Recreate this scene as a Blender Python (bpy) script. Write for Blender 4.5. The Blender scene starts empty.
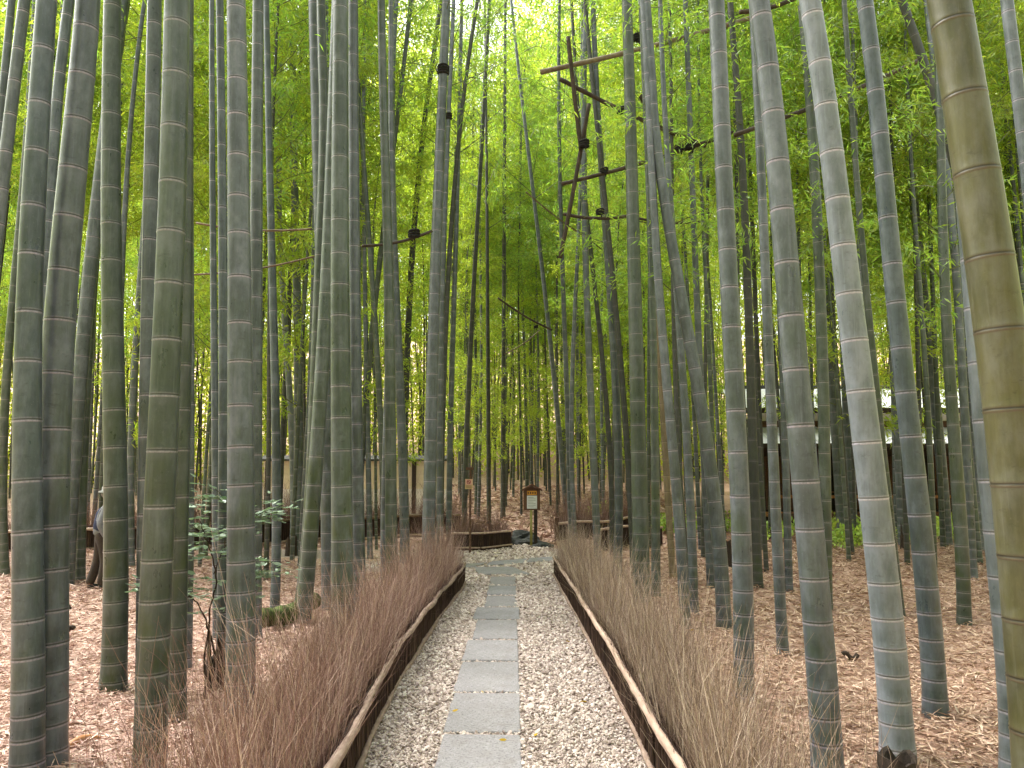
import bpy, math
import numpy as np
from math import radians, sin, cos, pi

rng = np.random.default_rng(11)
S = bpy.context.scene
COL = S.collection

# ------------------------------------------------------------------ camera
F = 768.0
H = 1.6
HORIZON = 472.0
PITCH = math.atan((HORIZON - 384.0) / F)
cp, sp = cos(PITCH), sin(PITCH)
cam_d = bpy.data.cameras.new("camera")
cam = bpy.data.objects.new("camera", cam_d)
COL.objects.link(cam)
cam_d.sensor_width = 36.0
cam_d.lens = 27.0
cam_d.clip_start = 0.05
cam_d.clip_end = 1500.0
cam.location = (0, 0, H)
cam.rotation_euler = (pi / 2 + PITCH, 0, 0)
S.camera = cam


def ray(px, py):
    a = (px - 512.0) / F
    b = (384.0 - py) / F
    return np.array([a, cp - sp * b, sp + cp * b])


def gz(x, y):
    """height of the woodland ground"""
    x = np.asarray(x, float)
    y = np.asarray(y, float)
    z = np.clip(y - 17.5, 0, 60) * 0.035
    off = np.clip((np.abs(x) - 1.0) / 1.0, 0, 1)
    z = z + off * (0.035 * np.sin(x * 0.9 + 1.3) * np.cos(y * 0.7) + 0.02 * np.sin(x * 2.1 + y * 1.7))
    z = z + np.clip(y - 46, 0, 200) * 0.22
    return z


def gpt(px, py):
    """ground point seen at a pixel (flat part of the site)"""
    d = ray(px, py)
    t = -H / d[2]
    return np.array([d[0] * t, d[1] * t, 0.0])


def at_depth(px, py, Y):
    d = ray(px, py)
    t = Y / d[1]
    return np.array([d[0] * t, Y, H + d[2] * t])


# ------------------------------------------------------------------ mesh helpers
def mesh_from(name, V, Fs, mats, fmat=None, smooth=True, attrs=None):
    """V (n,3); Fs list of int arrays (m,k)"""
    me = bpy.data.meshes.new(name)
    V = np.asarray(V, np.float32)
    me.vertices.add(len(V))
    me.vertices.foreach_set("co", V.ravel())
    loops = np.concatenate([np.asarray(f, np.int32).ravel() for f in Fs])
    tot = np.concatenate([np.full(len(f), np.asarray(f).shape[1], np.int32) for f in Fs])
    start = np.zeros(len(tot), np.int32)
    start[1:] = np.cumsum(tot)[:-1]
    me.loops.add(len(loops))
    me.loops.foreach_set("vertex_index", loops)
    me.polygons.add(len(tot))
    me.polygons.foreach_set("loop_start", start)
    me.polygons.foreach_set("loop_total", tot)
    if not isinstance(mats, (list, tuple)):
        mats = [mats]
    for m in mats:
        me.materials.append(m)
    if fmat is not None:
        me.polygons.foreach_set("material_index", np.asarray(fmat, np.int32))
    me.polygons.foreach_set("use_smooth", np.full(len(tot), bool(smooth)))
    if attrs:
        for k, a in attrs.items():
            at = me.attributes.new(k, "FLOAT", "POINT")
            at.data.foreach_set("value", np.asarray(a, np.float32))
    me.update(calc_edges=True)
    me.validate()
    return me


def link(name, me, parent=None, loc=(0, 0, 0)):
    o = bpy.data.objects.new(name, me)
    COL.objects.link(o)
    o.location = loc
    if parent is not None:
        o.parent = parent
    return o


class MB:
    """collects shapes into one mesh"""

    def __init__(self):
        self.V, self.F, self.M, self.n = [], [], [], 0

    def add(self, V, Fs, m=0):
        V = np.asarray(V, float).reshape(-1, 3)
        for f in (Fs if isinstance(Fs, list) else [Fs]):
            f = np.asarray(f, int)
            self.F.append(f + self.n)
            self.M.append(np.full(len(f), m))
        self.V.append(V)
        self.n += len(V)
        return self

    def box(self, x0, x1, y0, y1, z0, z1, m=0, bev=0.0, xf=None):
        b = min(bev, (x1 - x0) / 3, (y1 - y0) / 3, (z1 - z0) / 3)
        if b <= 0:
            V = np.array([[x, y, z] for z in (z0, z1) for (x, y) in ((x0, y0), (x1, y0), (x1, y1), (x0, y1))], float)
            Fq = [[3, 2, 1, 0], [4, 5, 6, 7], [0, 1, 5, 4], [1, 2, 6, 5], [2, 3, 7, 6], [3, 0, 4, 7]]
            if xf is not None:
                V = xf(V)
            return self.add(V, np.array(Fq), m)
        rings = []
        for (z, i) in ((z0, b), (z0 + b, 0), (z1 - b, 0), (z1, b)):
            r = []
            for (cx, cy, sx, sy) in ((x0, y0, 1, 1), (x1, y0, -1, 1), (x1, y1, -1, -1), (x0, y1, 1, -1)):
                if (sx, sy) in ((1, 1), (-1, -1)):
                    r += [[cx + sx * i, cy + sy * (b + i * .4), z], [cx + sx * (b + i * .4), cy + sy * i, z]]
                else:
                    r += [[cx + sx * (b + i * .4), cy + sy * i, z], [cx + sx * i, cy + sy * (b + i * .4), z]]
            rings.append(r)
        V = np.array(rings, float).reshape(-1, 3)
        q = []
        for k in range(3):
            for j in range(8):
                q.append([k * 8 + j, k * 8 + (j + 1) % 8, (k + 1) * 8 + (j + 1) % 8, (k + 1) * 8 + j])
        if xf is not None:
            V = xf(V)
        return self.add(V, [np.array(q), np.array([list(range(7, -1, -1)), [24 + j for j in range(8)]])], m)

    def tube(self, P, R, sides=8, m=0, cap=True):
        P = np.asarray(P, float)
        R = np.broadcast_to(np.asarray(R, float), (len(P),))
        T = np.gradient(P, axis=0)
        T /= np.linalg.norm(T, axis=1)[:, None] + 1e-9
        up = np.array([0, 0, 1.0]) if abs(T[0][2]) < 0.9 else np.array([1.0, 0, 0])
        A = np.cross(T, up)
        A /= np.linalg.norm(A, axis=1)[:, None] + 1e-9
        B = np.cross(T, A)
        th = np.arange(sides) * 2 * pi / sides
        V = P[:, None, :] + R[:, None, None] * (np.cos(th)[None, :, None] * A[:, None, :] + np.sin(th)[None, :, None] * B[:, None, :])
        V = V.reshape(-1, 3)
        k = np.arange(len(P) - 1)[:, None] * sides
        j = np.arange(sides)[None, :]
        j2 = (j + 1) % sides
        q = np.stack([k + j, k + sides + j, k + sides + j2, k + j2], -1).reshape(-1, 4)
        Fs = [q]
        if cap:
            Fs.append(np.array([list(range(sides)), [(len(P) - 1) * sides + i for i in range(sides - 1, -1, -1)]]))
        return self.add(V, Fs, m)

    def build(self, name, mats, parent=None, smooth=False, loc=(0, 0, 0)):
        me = mesh_from(name, np.concatenate(self.V), self.F, mats, np.concatenate(self.M), smooth)
        return link(name, me, parent, loc)


def unit(a):
    return a / (np.linalg.norm(a, axis=-1, keepdims=True) + 1e-9)


def leaf_arrays(P, D, L, W, droop=0.0, hexa=False):
    """one flat pointed blade per point"""
    n = len(P)
    D = unit(D)
    Rn = rng.normal(size=(n, 3))
    Sd = unit(np.cross(D, Rn))
    N = np.cross(Sd, D)
    L = np.broadcast_to(L, (n,))[:, None]
    W = np.broadcast_to(W, (n,))[:, None]
    if not hexa:
        V = np.stack([P, P + D * L * .42 + Sd * W * .5 + N * W * .12, P + D * L - np.array([0, 0, 1.0]) * droop * L, P + D * L * .42 - Sd * W * .5 + N * W * .12], 1).reshape(-1, 3)
        q = (np.arange(n)[:, None] * 4 + np.arange(4)[None, :])
        return V, q
    V = np.stack([P, P + D * L * .3 + Sd * W * .45, P + D * L * .65 + Sd * W * .42, P + D * L, P + D * L * .65 - Sd * W * .42, P + D * L * .3 - Sd * W * .45], 1).reshape(-1, 3)
    q = (np.arange(n)[:, None] * 6 + np.arange(6)[None, :])
    return V, q


def twig_arrays(P, D, L, R, bend=0.25, seg=3):
    """thin tapered three-sided stalks"""
    n = len(P)
    D = unit(D)
    Bd = rng.normal(size=(n, 3)) * bend
    L = np.broadcast_to(L, (n,))[:, None]
    R = np.broadcast_to(R, (n,))[:, None]
    A = unit(np.cross(D, rng.normal(size=(n, 3))))
    B = np.cross(D, A)
    rows = []
    for k in range(seg + 1):
        t = k / seg
        C = P + D * L * t + Bd * L * t * t
        r = R * (1 - .75 * t)
        for j in range(3):
            a = 2 * pi * j / 3
            rows.append(C + r * (cos(a) * A + sin(a) * B))
    V = np.stack(rows, 1).reshape(-1, 3)
    base = np.arange(n)[:, None] * (3 * (seg + 1))
    q = []
    for k in range(seg):
        for j in range(3):
            j2 = (j + 1) % 3
            q.append(np.concatenate([base + k * 3 + j, base + k * 3 + j2, base + k * 3 + 3 + j2, base + k * 3 + 3 + j], 1))
    return V, np.concatenate(q)


# ------------------------------------------------------------------ materials
class N:
    def __init__(self, name):
        self.m = bpy.data.materials.new(name)
        self.m.use_nodes = True
        self.t = self.m.node_tree
        self.t.nodes.clear()
        self.out = self.t.nodes.new("ShaderNodeOutputMaterial")

    def n(self, typ, **kw):
        nd = self.t.nodes.new(typ)
        ins = kw.pop("ins", {})
        for k, v in kw.items():
            setattr(nd, k, v)
        for k, v in ins.items():
            self.set(nd.inputs[k], v)
        return nd

    def set(self, sock, v):
        if isinstance(v, bpy.types.NodeSocket):
            self.t.links.new(v, sock)
        elif isinstance(v, (tuple, list)) and len(v) == 3 and sock.type == "RGBA":
            sock.default_value = (*v, 1)
        else:
            sock.default_value = v

    def noise(self, vec, scale, detail=4, rough=.55):
        return self.n("ShaderNodeTexNoise", ins={"Vector": vec, "Scale": scale, "Detail": detail, "Roughness": rough}).outputs["Fac"]

    def ramp(self, f, lo, hi, a=0.0, b=1.0):
        nd = self.n("ShaderNodeMapRange", clamp=True, ins={"Value": f, "From Min": lo, "From Max": hi, "To Min": a, "To Max": b})
        return nd.outputs["Result"]

    def mix(self, f, a, b, mode="MIX"):
        nd = self.n("ShaderNodeMix", data_type="RGBA", blend_type=mode)
        self.set(nd.inputs[0], f)
        self.set(nd.inputs[6], a)
        self.set(nd.inputs[7], b)
        return nd.outputs[2]

    def math(self, op, a, b=0.0):
        nd = self.n("ShaderNodeMath", operation=op)
        self.set(nd.inputs[0], a)
        self.set(nd.inputs[1], b)
        return nd.outputs[0]

    def attr(self, name):
        return self.n("ShaderNodeAttribute", attribute_name=name).outputs["Fac"]

    def obj(self):
        return self.n("ShaderNodeTexCoord").outputs["Object"]

    def scaled(self, vec, s):
        return self.n("ShaderNodeVectorMath", operation="MULTIPLY", ins={0: vec, 1: s}).outputs[0]

    def island(self):
        return self.n("ShaderNodeNewGeometry").outputs["Random Per Island"]

    def objrand(self):
        return self.n("ShaderNodeObjectInfo").outputs["Random"]

    def colors(self, f, stops):
        nd = self.n("ShaderNodeValToRGB")
        cr = nd.color_ramp
        while len(cr.elements) < len(stops):
            cr.elements.new(0.5)
        for e, (p, c) in zip(cr.elements, stops):
            e.position = p
            e.color = (*c, 1)
        self.set(nd.inputs[0], f)
        return nd.outputs[0]

    def bump(self, h, strength, dist=0.01):
        return self.n("ShaderNodeBump", ins={"Height": h, "Strength": strength, "Distance": dist}).outputs[0]

    def pbr(self, col, rough=.7, bump=None, spec=.5):
        p = self.n("ShaderNodeBsdfPrincipled", ins={"Base Color": col, "Roughness": rough, "Specular IOR Level": spec})
        if bump is not None:
            self.set(p.inputs["Normal"], bump)
        self.t.links.new(p.outputs[0], self.out.inputs[0])
        return self.m


def culm_material(name, a, b, pale, ringc, darkc, moss=.5, mossc=(.045, .065, .02), bloom=.5, rough=.31):
    g = N(name)
    o = g.obj()
    rnd = g.objrand()
    off = g.n("ShaderNodeVectorMath", operation="ADD", ins={0: o, 1: g.n("ShaderNodeCombineXYZ", ins={"X": g.math("MULTIPLY", rnd, 37.0), "Y": g.math("MULTIPLY", rnd, 11.0), "Z": g.math("MULTIPLY", rnd, 23.0)}).outputs[0]}).outputs[0]
    streak = g.noise(g.scaled(off, (60, 60, 2.0)), 1.0, 5, .6)
    mott = g.noise(g.scaled(off, (9, 9, 5)), 1.0, 6, .65)
    fine = g.noise(g.scaled(off, (90, 90, 60)), 1.0, 3, .6)
    h = g.attr("h")
    c = g.mix(g.ramp(streak, .3, .7), a, b)
    c = g.mix(g.ramp(mott, .45, .7, 0, .8), c, pale)
    blot = g.noise(g.scaled(off, (4, 4, 1.1)), 1.0, 6, .7)
    c = g.mix(g.ramp(blot, .47, .6, 0, .7), c, (a[0] * .55, a[1] * .58, a[2] * .52))
    drip = g.noise(g.scaled(off, (45, 45, 1.2)), 1.0, 4, .7)
    c = g.mix(g.ramp(drip, .58, .7, 0, .45), c, pale)
    c = g.mix(g.ramp(fine, .62, .74, 0, .35), c, pale)
    # moss and damp patches low on the culm
    mn = g.noise(g.scaled(off, (7, 7, 2.2)), 1.0, 5, .6)
    low = g.ramp(h, .6, 4.2, 1, .0)
    mf = g.math("MULTIPLY", g.ramp(mn, .5, .64), g.math("MULTIPLY", low, moss))
    c = g.mix(mf, c, mossc)
    # dull brown scuffs
    sc = g.noise(g.scaled(off, (14, 14, 30)), 1.0, 4, .7)
    c = g.mix(g.ramp(sc, .6, .7, 0, .5), c, (a[0] * .45, a[1] * .42, a[2] * .38))
    c = g.mix(g.math("MULTIPLY", g.attr("bloom"), g.ramp(mott, .25, .65, .3 * bloom, bloom)), c, pale)
    c = g.mix(g.math("MULTIPLY", g.attr("ring"), g.ramp(fine, .25, .6, .25, 1)), c, ringc)
    c = g.mix(g.attr("dark"), c, darkc)
    v = g.ramp(rnd, 0, 1, .8, 1.15)
    hsv = g.n("ShaderNodeHueSaturation", ins={"Color": c, "Value": v, "Hue": g.ramp(rnd, 0, 1, .488, .512)})
    bm = g.bump(g.math("ADD", g.math("MULTIPLY", streak, .6), fine), .12, .004)
    return g.pbr(hsv.outputs[0], g.ramp(mott, .3, .7, rough - .06, rough + .15), bm)


M = {}
M["grey"] = culm_material("grey_green_culm", (0.063, 0.074, 0.081), (0.093, 0.109, 0.118), (0.173, 0.190, 0.218), (0.310, 0.269, 0.321), (.03, .032, .028))
M["blue"] = culm_material("bluish_grey_culm", (0.053, 0.067, 0.079), (0.080, 0.100, 0.114), (0.157, 0.179, 0.212), (0.327, 0.295, 0.360), (.035, .035, .032), moss=.45)
M["moss"] = culm_material("mossy_green_culm", (0.055, 0.073, 0.059), (0.083, 0.103, 0.088), (0.151, 0.169, 0.172), (0.284, 0.268, 0.287), (.03, .032, .025), moss=1.0)
M["green"] = culm_material("dull_green_culm", (0.044, 0.058, 0.043), (0.066, 0.083, 0.064), (0.118, 0.128, 0.126), (0.221, 0.201, 0.212), (.03, .033, .022), moss=.8)
M["pale"] = culm_material("powdery_pale_culm", (0.129, 0.149, 0.162), (0.173, 0.195, 0.213), (0.247, 0.271, 0.308), (0.450, 0.410, 0.475), (.09, .082, .075), moss=.35, mossc=(.07, .085, .07), bloom=.8)
M["olive"] = culm_material("olive_yellow_culm", (0.059, 0.053, 0.022), (0.085, 0.075, 0.034), (0.110, 0.105, 0.082), (0.085, 0.060, 0.041), (.022, .016, .012), moss=.3, mossc=(.075, .06, .025), bloom=.3, rough=.34)
M["dark"] = culm_material("dark_old_culm", (0.030, 0.033, 0.027), (0.046, 0.047, 0.037), (0.076, 0.074, 0.072), (0.129, 0.116, 0.120), (.025, .025, .02), moss=.6, rough=.55)
M["brown"] = culm_material("dead_tan_culm", (.15, .1, .062), (.21, .145, .09), (.24, .18, .12), (.25, .18, .13), (.05, .035, .022), moss=.2, rough=.6)


def leaf_material(name, dif, tr, var=.35, gloss=.06):
    g = N(name)
    r = g.island()
    rnd = g.objrand()
    v = g.math("ADD", g.ramp(r, 0, 1, 1 - var, 1 + var), g.ramp(rnd, 0, 1, -.15, .15))
    hue = g.ramp(g.math("FRACT", g.math("MULTIPLY", r, 7.31)), 0, 1, .475, .52)
    d = g.n("ShaderNodeHueSaturation", ins={"Color": (*dif, 1), "Value": v, "Hue": hue}).outputs[0]
    t = g.n("ShaderNodeHueSaturation", ins={"Color": (*tr, 1), "Value": v, "Hue": hue}).outputs[0]
    db = g.n("ShaderNodeBsdfDiffuse", ins={"Color": d})
    tb = g.n("ShaderNodeBsdfTranslucent", ins={"Color": t})
    gb = g.n("ShaderNodeBsdfGlossy", ins={"Roughness": .45, "Color": (.6, .65, .6, 1)})
    a = g.n("ShaderNodeAddShader")
    g.t.links.new(db.outputs[0], a.inputs[0])
    g.t.links.new(tb.outputs[0], a.inputs[1])
    m = g.n("ShaderNodeMixShader", ins={0: gloss})
    g.t.links.new(a.outputs[0], m.inputs[1])
    g.t.links.new(gb.outputs[0], m.inputs[2])
    g.t.links.new(m.outputs[0], g.out.inputs[0])
    return g.m


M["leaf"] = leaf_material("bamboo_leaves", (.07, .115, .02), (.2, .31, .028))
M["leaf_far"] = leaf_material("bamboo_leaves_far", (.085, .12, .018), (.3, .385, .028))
M["leaf_wood"] = leaf_material("sunlit_wood_leaves", (.15, .18, .026), (.4, .46, .033))  # young yellow-green foliage, colour also brightened to look sunlit
M["leaf_shrub"] = leaf_material("shrub_leaves", (.12, .165, .11), (.06, .1, .045), .3, .12)
M["leaf_low"] = leaf_material("ground_plant_leaves", (.17, .24, .05), (.24, .33, .045), .35)


def simple(name, stops, scale=(20, 20, 20), rough=.8, bump=.3, bd=.01, spec=.3, island=False):
    g = N(name)
    n_ = g.noise(g.scaled(g.obj(), scale), 1.0, 6, .65)
    f = g.island() if island else g.ramp(n_, .25, .75)
    c = g.colors(f, stops)
    if island:
        c = g.mix(g.ramp(n_, .3, .7, 0, .35), c, (stops[0][1][0] * .6, stops[0][1][1] * .6, stops[0][1][2] * .6))
    return g.pbr(c, rough, g.bump(n_, bump, bd) if bump else None, spec)


M["twig"] = simple("dry_twigs", [(0, (.125, .062, .05)), (.4, (.29, .165, .133)), (.75, (.46, .305, .25)), (1, (.67, .51, .425))], (30, 30, 6), .8, 0, island=True)
M["twig_tan"] = simple("dry_tan_twigs", [(0, (.13, .08, .06)), (.4, (.31, .21, .16)), (.75, (.48, .36, .28)), (1, (.68, .55, .44))], (30, 30, 6), .8, 0, island=True)
M["twig_far"] = simple("dry_twigs_reddish", [(0, (.13, .07, .055)), (.5, (.26, .15, .12)), (1, (.42, .28, .22))], (30, 30, 6), .8, 0, island=True)
M["brush"] = simple("brushwood_panel", [(0, (.035, .02, .015)), (.6, (.075, .042, .032)), (1, (.15, .09, .065))], (40, 40, 8), .9, 0, island=True)
M["core"] = simple("brushwood_core", [(0, (.02, .012, .009)), (1, (.045, .026, .02))], (60, 60, 6), .95, .6)
M["branch"] = simple("weathered_branch", [(0, (.15, .095, .075)), (.5, (.3, .21, .165)), (1, (.44, .34, .275))], (40, 12, 40), .75, .5)
M["cane"] = simple("weathered_cane", [(0, (.26, .165, .125)), (.5, (.45, .315, .25)), (1, (.6, .46, .38))], (25, 6, 25), .5, .2)
M["pole"] = simple("old_brown_pole", [(0, (.07, .045, .028)), (.5, (.15, .1, .06)), (1, (.26, .2, .13))], (8, 8, 8), .6, .2)
M["pole_pale"] = simple("weathered_pole", [(0, (.1, .075, .05)), (.5, (.19, .145, .1)), (1, (.3, .25, .18))], (8, 8, 8), .6, .2)
M["pole_dark"] = simple("dark_old_pole", [(0, (.025, .018, .013)), (.6, (.06, .042, .03)), (1, (.11, .085, .06))], (8, 8, 8), .7, .2)
M["rope"] = simple("black_rope", [(0, (.008, .008, .007)), (1, (.025, .022, .02))], (60, 60, 120), .9, .6)
M["litter"] = simple("fallen_bamboo_leaves", [(0, (.17, .09, .068)), (.25, (.37, .22, .172)), (.6, (.55, .365, .295)), (.88, (.66, .48, .4)), (1, (.76, .61, .5))], (15, 15, 15), .7, 0, island=True)
M["litter_old"] = simple("fallen_brown_leaves", [(0, (.17, .09, .058)), (.3, (.36, .22, .148)), (.65, (.53, .36, .255)), (1, (.7, .53, .41))], (15, 15, 15), .7, 0, island=True)
M["bark"] = simple("dark_bark", [(0, (.015, .011, .009)), (.5, (.04, .028, .021)), (1, (.09, .06, .045))], (25, 25, 10), .9, .8, .02)
M["redwood"] = simple("reddish_brown_wood", [(0, (.05, .025, .018)), (.5, (.1, .05, .034)), (1, (.16, .085, .055))], (10, 10, 40), .7, .3)
M["signwood"] = simple("sign_brown_wood", [(0, (.085, .04, .025)), (1, (.16, .075, .045))], (40, 40, 8), .6, .2)
M["orangewood"] = simple("orange_wood", [(0, (.24, .1, .035)), (1, (.4, .18, .07))], (30, 4, 30), .6, .2)
M["rock"] = simple("dark_rock", [(0, (.012, .013, .012)), (.55, (.04, .042, .04)), (1, (.12, .125, .12))], (7, 7, 7), .75, .8, .03)
M["moss_log"] = simple("mossy_bark", [(0, (.02, .018, .01)), (.45, (.05, .06, .018)), (.7, (.08, .11, .025)), (1, (.12, .15, .04))], (14, 14, 14), .95, .9, .02)
M["paper"] = simple("notice_paper", [(0, (.62, .63, .66)), (1, (.72, .73, .75))], (9, 9, 9), .7, 0)
M["ink"] = simple("grey_ink", [(0, (.2, .2, .22)), (1, (.3, .3, .32))], (9, 9, 9), .7, 0)
M["orange"] = simple("orange_label", [(0, (.62, .27, .03)), (1, (.72, .34, .05))], (9, 9, 9), .6, 0)
M["tancard"] = simple("tan_card", [(0, (.5, .34, .17)), (1, (.58, .4, .22))], (9, 9, 9), .6, 0)
M["pinkcard"] = simple("pink_card", [(0, (.6, .33, .26)), (1, (.68, .4, .33))], (9, 9, 9), .6, 0)
M["redink"] = simple("dark_red_ink", [(0, (.22, .035, .03)), (1, (.3, .05, .04))], (9, 9, 9), .6, 0)
M["yellowcane"] = simple("yellow_green_cane", [(0, (.2, .18, .05)), (1, (.33, .29, .09))], (20, 20, 3), .5, .1)
M["plaster"] = simple("cream_boards", [(0, (.62, .53, .4)), (1, (.76, .68, .56))], (2, 2, 8), .85, .1)
M["plaster_white"] = simple("white_plaster", [(0, (.68, .65, .64)), (1, (.8, .78, .77))], (2, 2, 2), .85, .1)
M["coping"] = simple("dark_coping", [(0, (.03, .03, .03)), (1, (.08, .075, .07))], (4, 20, 20), .7, .4)
M["roof"] = simple("pale_metal_roof", [(0, (.62, .62, .64)), (1, (.78, .78, .8))], (3, 3, 3), .4, .1)
M["darkwood"] = simple("dark_brown_wood", [(0, (.018, .013, .011)), (1, (.055, .036, .028))], (10, 10, 30), .7, .3)
M["interior"] = simple("painted_interior_shade", [(0, (.01, .009, .008)), (1, (.022, .02, .018))], (3, 3, 3), .9, 0)  # near-black colour standing in for shade inside the house openings
M["grey_cloth"] = simple("grey_cloth", [(0, (.13, .135, .155)), (1, (.2, .205, .23))], (40, 40, 40), .9, .2)
M["navy"] = simple("navy_cloth", [(0, (.012, .016, .04)), (1, (.028, .034, .075))], (40, 40, 40), .9, .2)
M["hatcloth"] = simple("pale_hat_cloth", [(0, (.24, .25, .25)), (1, (.34, .35, .345))], (60, 60, 60), .9, .2)
M["browncloth"] = simple("brown_cloth", [(0, (.035, .026, .022)), (1, (.06, .045, .038))], (40, 40, 40), .9, .2)
M["skin"] = simple("skin", [(0, (.42, .26, .19)), (1, (.5, .32, .24))], (20, 20, 20), .55, 0)
M["shoe"] = simple("black_shoe", [(0, (.012, .012, .012)), (1, (.03, .028, .026))], (20, 20, 20), .5, 0)
M["hair"] = simple("grey_hair", [(0, (.1, .1, .1)), (1, (.25, .25, .25))], (80, 80, 20), .7, .3)
M["crown_twig"] = simple("leafy_twig_bark", [(0, (.07, .085, .03)), (1, (.13, .14, .06))], (10, 10, 10), .7, 0)
M["yellowleaf"] = simple("yellow_fallen_leaf", [(0, (.5, .3, .02)), (1, (.68, .45, .05))], (10, 10, 10), .6, 0, island=True)


def gravel_mat(sheet):
    g = N("gravel_bed" if sheet else "pinkish_gravel")
    if sheet:
        v = g.n("ShaderNodeTexVoronoi", ins={"Vector": g.obj(), "Scale": 45.0})
        c = g.mix(g.ramp(v.outputs["Distance"], .15, .6, 0, .8), (.4, .32, .29), (.2, .155, .135))
        return g.pbr(c, .9, g.bump(v.outputs["Distance"], .6, .015))
    r = g.island()
    c = g.colors(r, [(0, (.17, .125, .108)), (.18, (.34, .265, .23)), (.5, (.5, .405, .355)), (.8, (.6, .505, .455)), (1, (.76, .68, .62))])
    n_ = g.noise(g.obj(), 90.0, 4, .6)
    c = g.mix(g.ramp(n_, .35, .75, 0, .3), c, (.34, .26, .22))
    return g.pbr(c, .8, g.bump(n_, .3, .003), .3)


M["gravel"] = gravel_mat(False)
M["gravel_bed"] = gravel_mat(True)


def slab_mat():
    g = N("granite_slab")
    o = g.obj()
    big = g.noise(o, 3.0, 4)
    sp_ = g.noise(o, 75.0, 3, .7)
    sp2 = g.noise(o, 38.0, 5, .75)
    rnd = g.objrand()
    c = g.mix(g.ramp(big, .35, .65), (.25, .24, .255), (.33, .318, .333))
    c = g.mix(g.ramp(rnd, 0, 1, 0, .55), c, (.25, .22, .205))
    c = g.mix(g.ramp(sp_, .5, .6, 0, .75), c, (.09, .088, .095))
    c = g.mix(g.ramp(sp2, .54, .66, 0, .7), c, (.45, .435, .45))
    st = g.noise(o, 9.0, 6, .7)
    c = g.mix(g.ramp(st, .5, .7, 0, .45), c, (.17, .145, .13))
    return g.pbr(c, .75, g.bump(g.math("ADD", sp_, sp2), .5, .006), .3)


M["slab"] = slab_mat()


def floor_mat():
    g = N("leaf_strewn_soil")
    o = g.obj()
    big = g.noise(o, .6, 4)
    v1 = g.n("ShaderNodeTexVoronoi", ins={"Vector": g.scaled(o, (9, 34, 1)), "Scale": 1.0, "Randomness": 1.0})
    v2 = g.n("ShaderNodeTexVoronoi", ins={"Vector": g.scaled(o, (36, 8, 1)), "Scale": 1.0, "Randomness": 1.0})
    f = g.noise(o, 5.0, 6, .7)
    sepa = g.n("ShaderNodeSeparateColor", ins={0: v1.outputs["Color"]}).outputs[0]
    sepb = g.n("ShaderNodeSeparateColor", ins={0: v2.outputs["Color"]}).outputs[1]
    c1 = g.colors(sepa, [(0, (.17, .095, .07)), (.35, (.42, .26, .2)), (.7, (.56, .39, .31)), (1, (.7, .53, .44))])
    c2 = g.colors(sepb, [(0, (.18, .1, .075)), (.4, (.4, .25, .19)), (1, (.66, .5, .41))])
    c = g.mix(g.ramp(f, .45, .55), c1, c2)
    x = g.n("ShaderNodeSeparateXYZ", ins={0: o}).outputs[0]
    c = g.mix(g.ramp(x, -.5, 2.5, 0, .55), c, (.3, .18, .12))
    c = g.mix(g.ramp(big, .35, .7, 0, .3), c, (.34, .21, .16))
    return g.pbr(c, .9, g.bump(v1.outputs["Distance"], .5, .02), .2)


M["floor"] = floor_mat()


# ------------------------------------------------------------------ tagging
def tag(o, label, cat, group=None, kind=None):
    if label:
        o["label"] = label
    if cat:
        o["category"] = cat
    if group:
        o["group"] = group
    if kind:
        o["kind"] = kind
    return o


def empty(name, loc):
    o = bpy.data.objects.new(name, None)
    COL.objects.link(o)
    o.empty_display_size = .1
    o.location = loc
    return o


def structure(o):
    o["kind"] = "structure"
    return o


# ------------------------------------------------------------------ ground
def axis(lo, hi, mid_lo, mid_hi, step):
    a = list(np.arange(mid_lo, mid_hi + 1e-6, step))
    s, v = step, mid_hi
    while v < hi:
        s *= 1.35
        v = min(v + s, hi)
        a.append(v)
    s, v = step, mid_lo
    while v > lo:
        s *= 1.35
        v = max(v - s, lo)
        a.insert(0, v)
    return np.array(a)


gx = axis(-320, 320, -14, 16, .4)
gy = axis(-60, 420, 0, 26, .4)
X, Y = np.meshgrid(gx, gy)
Z = gz(X, Y)
V = np.stack([X, Y, Z], -1).reshape(-1, 3)
nx = len(gx)
i, j = np.meshgrid(np.arange(nx - 1), np.arange(len(gy) - 1))
a = (j * nx + i).ravel()
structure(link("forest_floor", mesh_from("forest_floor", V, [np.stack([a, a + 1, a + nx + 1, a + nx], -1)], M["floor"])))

# fence lines of the path (x at depth y)
LF = np.array([[351, 768], [376, 729], [391, 692], [411, 656], [441, 616], [456, 595], [463, 585]], float)
RF = np.array([[655, 768], [629, 716], [607, 672], [590, 640], [574, 608], [560, 586], [556, 577]], float)


def smooth_line(pts, y0=1.2):
    g = np.array([gpt(*p)[:2] for p in pts])
    co = np.polyfit(g[:, 1], g[:, 0], 3)
    ys = np.linspace(g[0, 1], g[-1, 1], 40)
    xs = np.polyval(co, ys)
    sl = (xs[1] - xs[0]) / (ys[1] - ys[0])
    yy = np.linspace(y0, ys[0] - .15, 12)
    xx = xs[0] + (yy - ys[0]) * sl
    return np.stack([np.r_[xx, xs], np.r_[yy, ys]], 1)


LL = smooth_line(LF)
RL = smooth_line(RF)


def lx(y):
    return np.interp(y, LL[:, 1], LL[:, 0])


def rx(y):
    return np.interp(y, RL[:, 1], RL[:, 0])


YE_L, YE_R = LL[-1, 1], RL[-1, 1]

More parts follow.
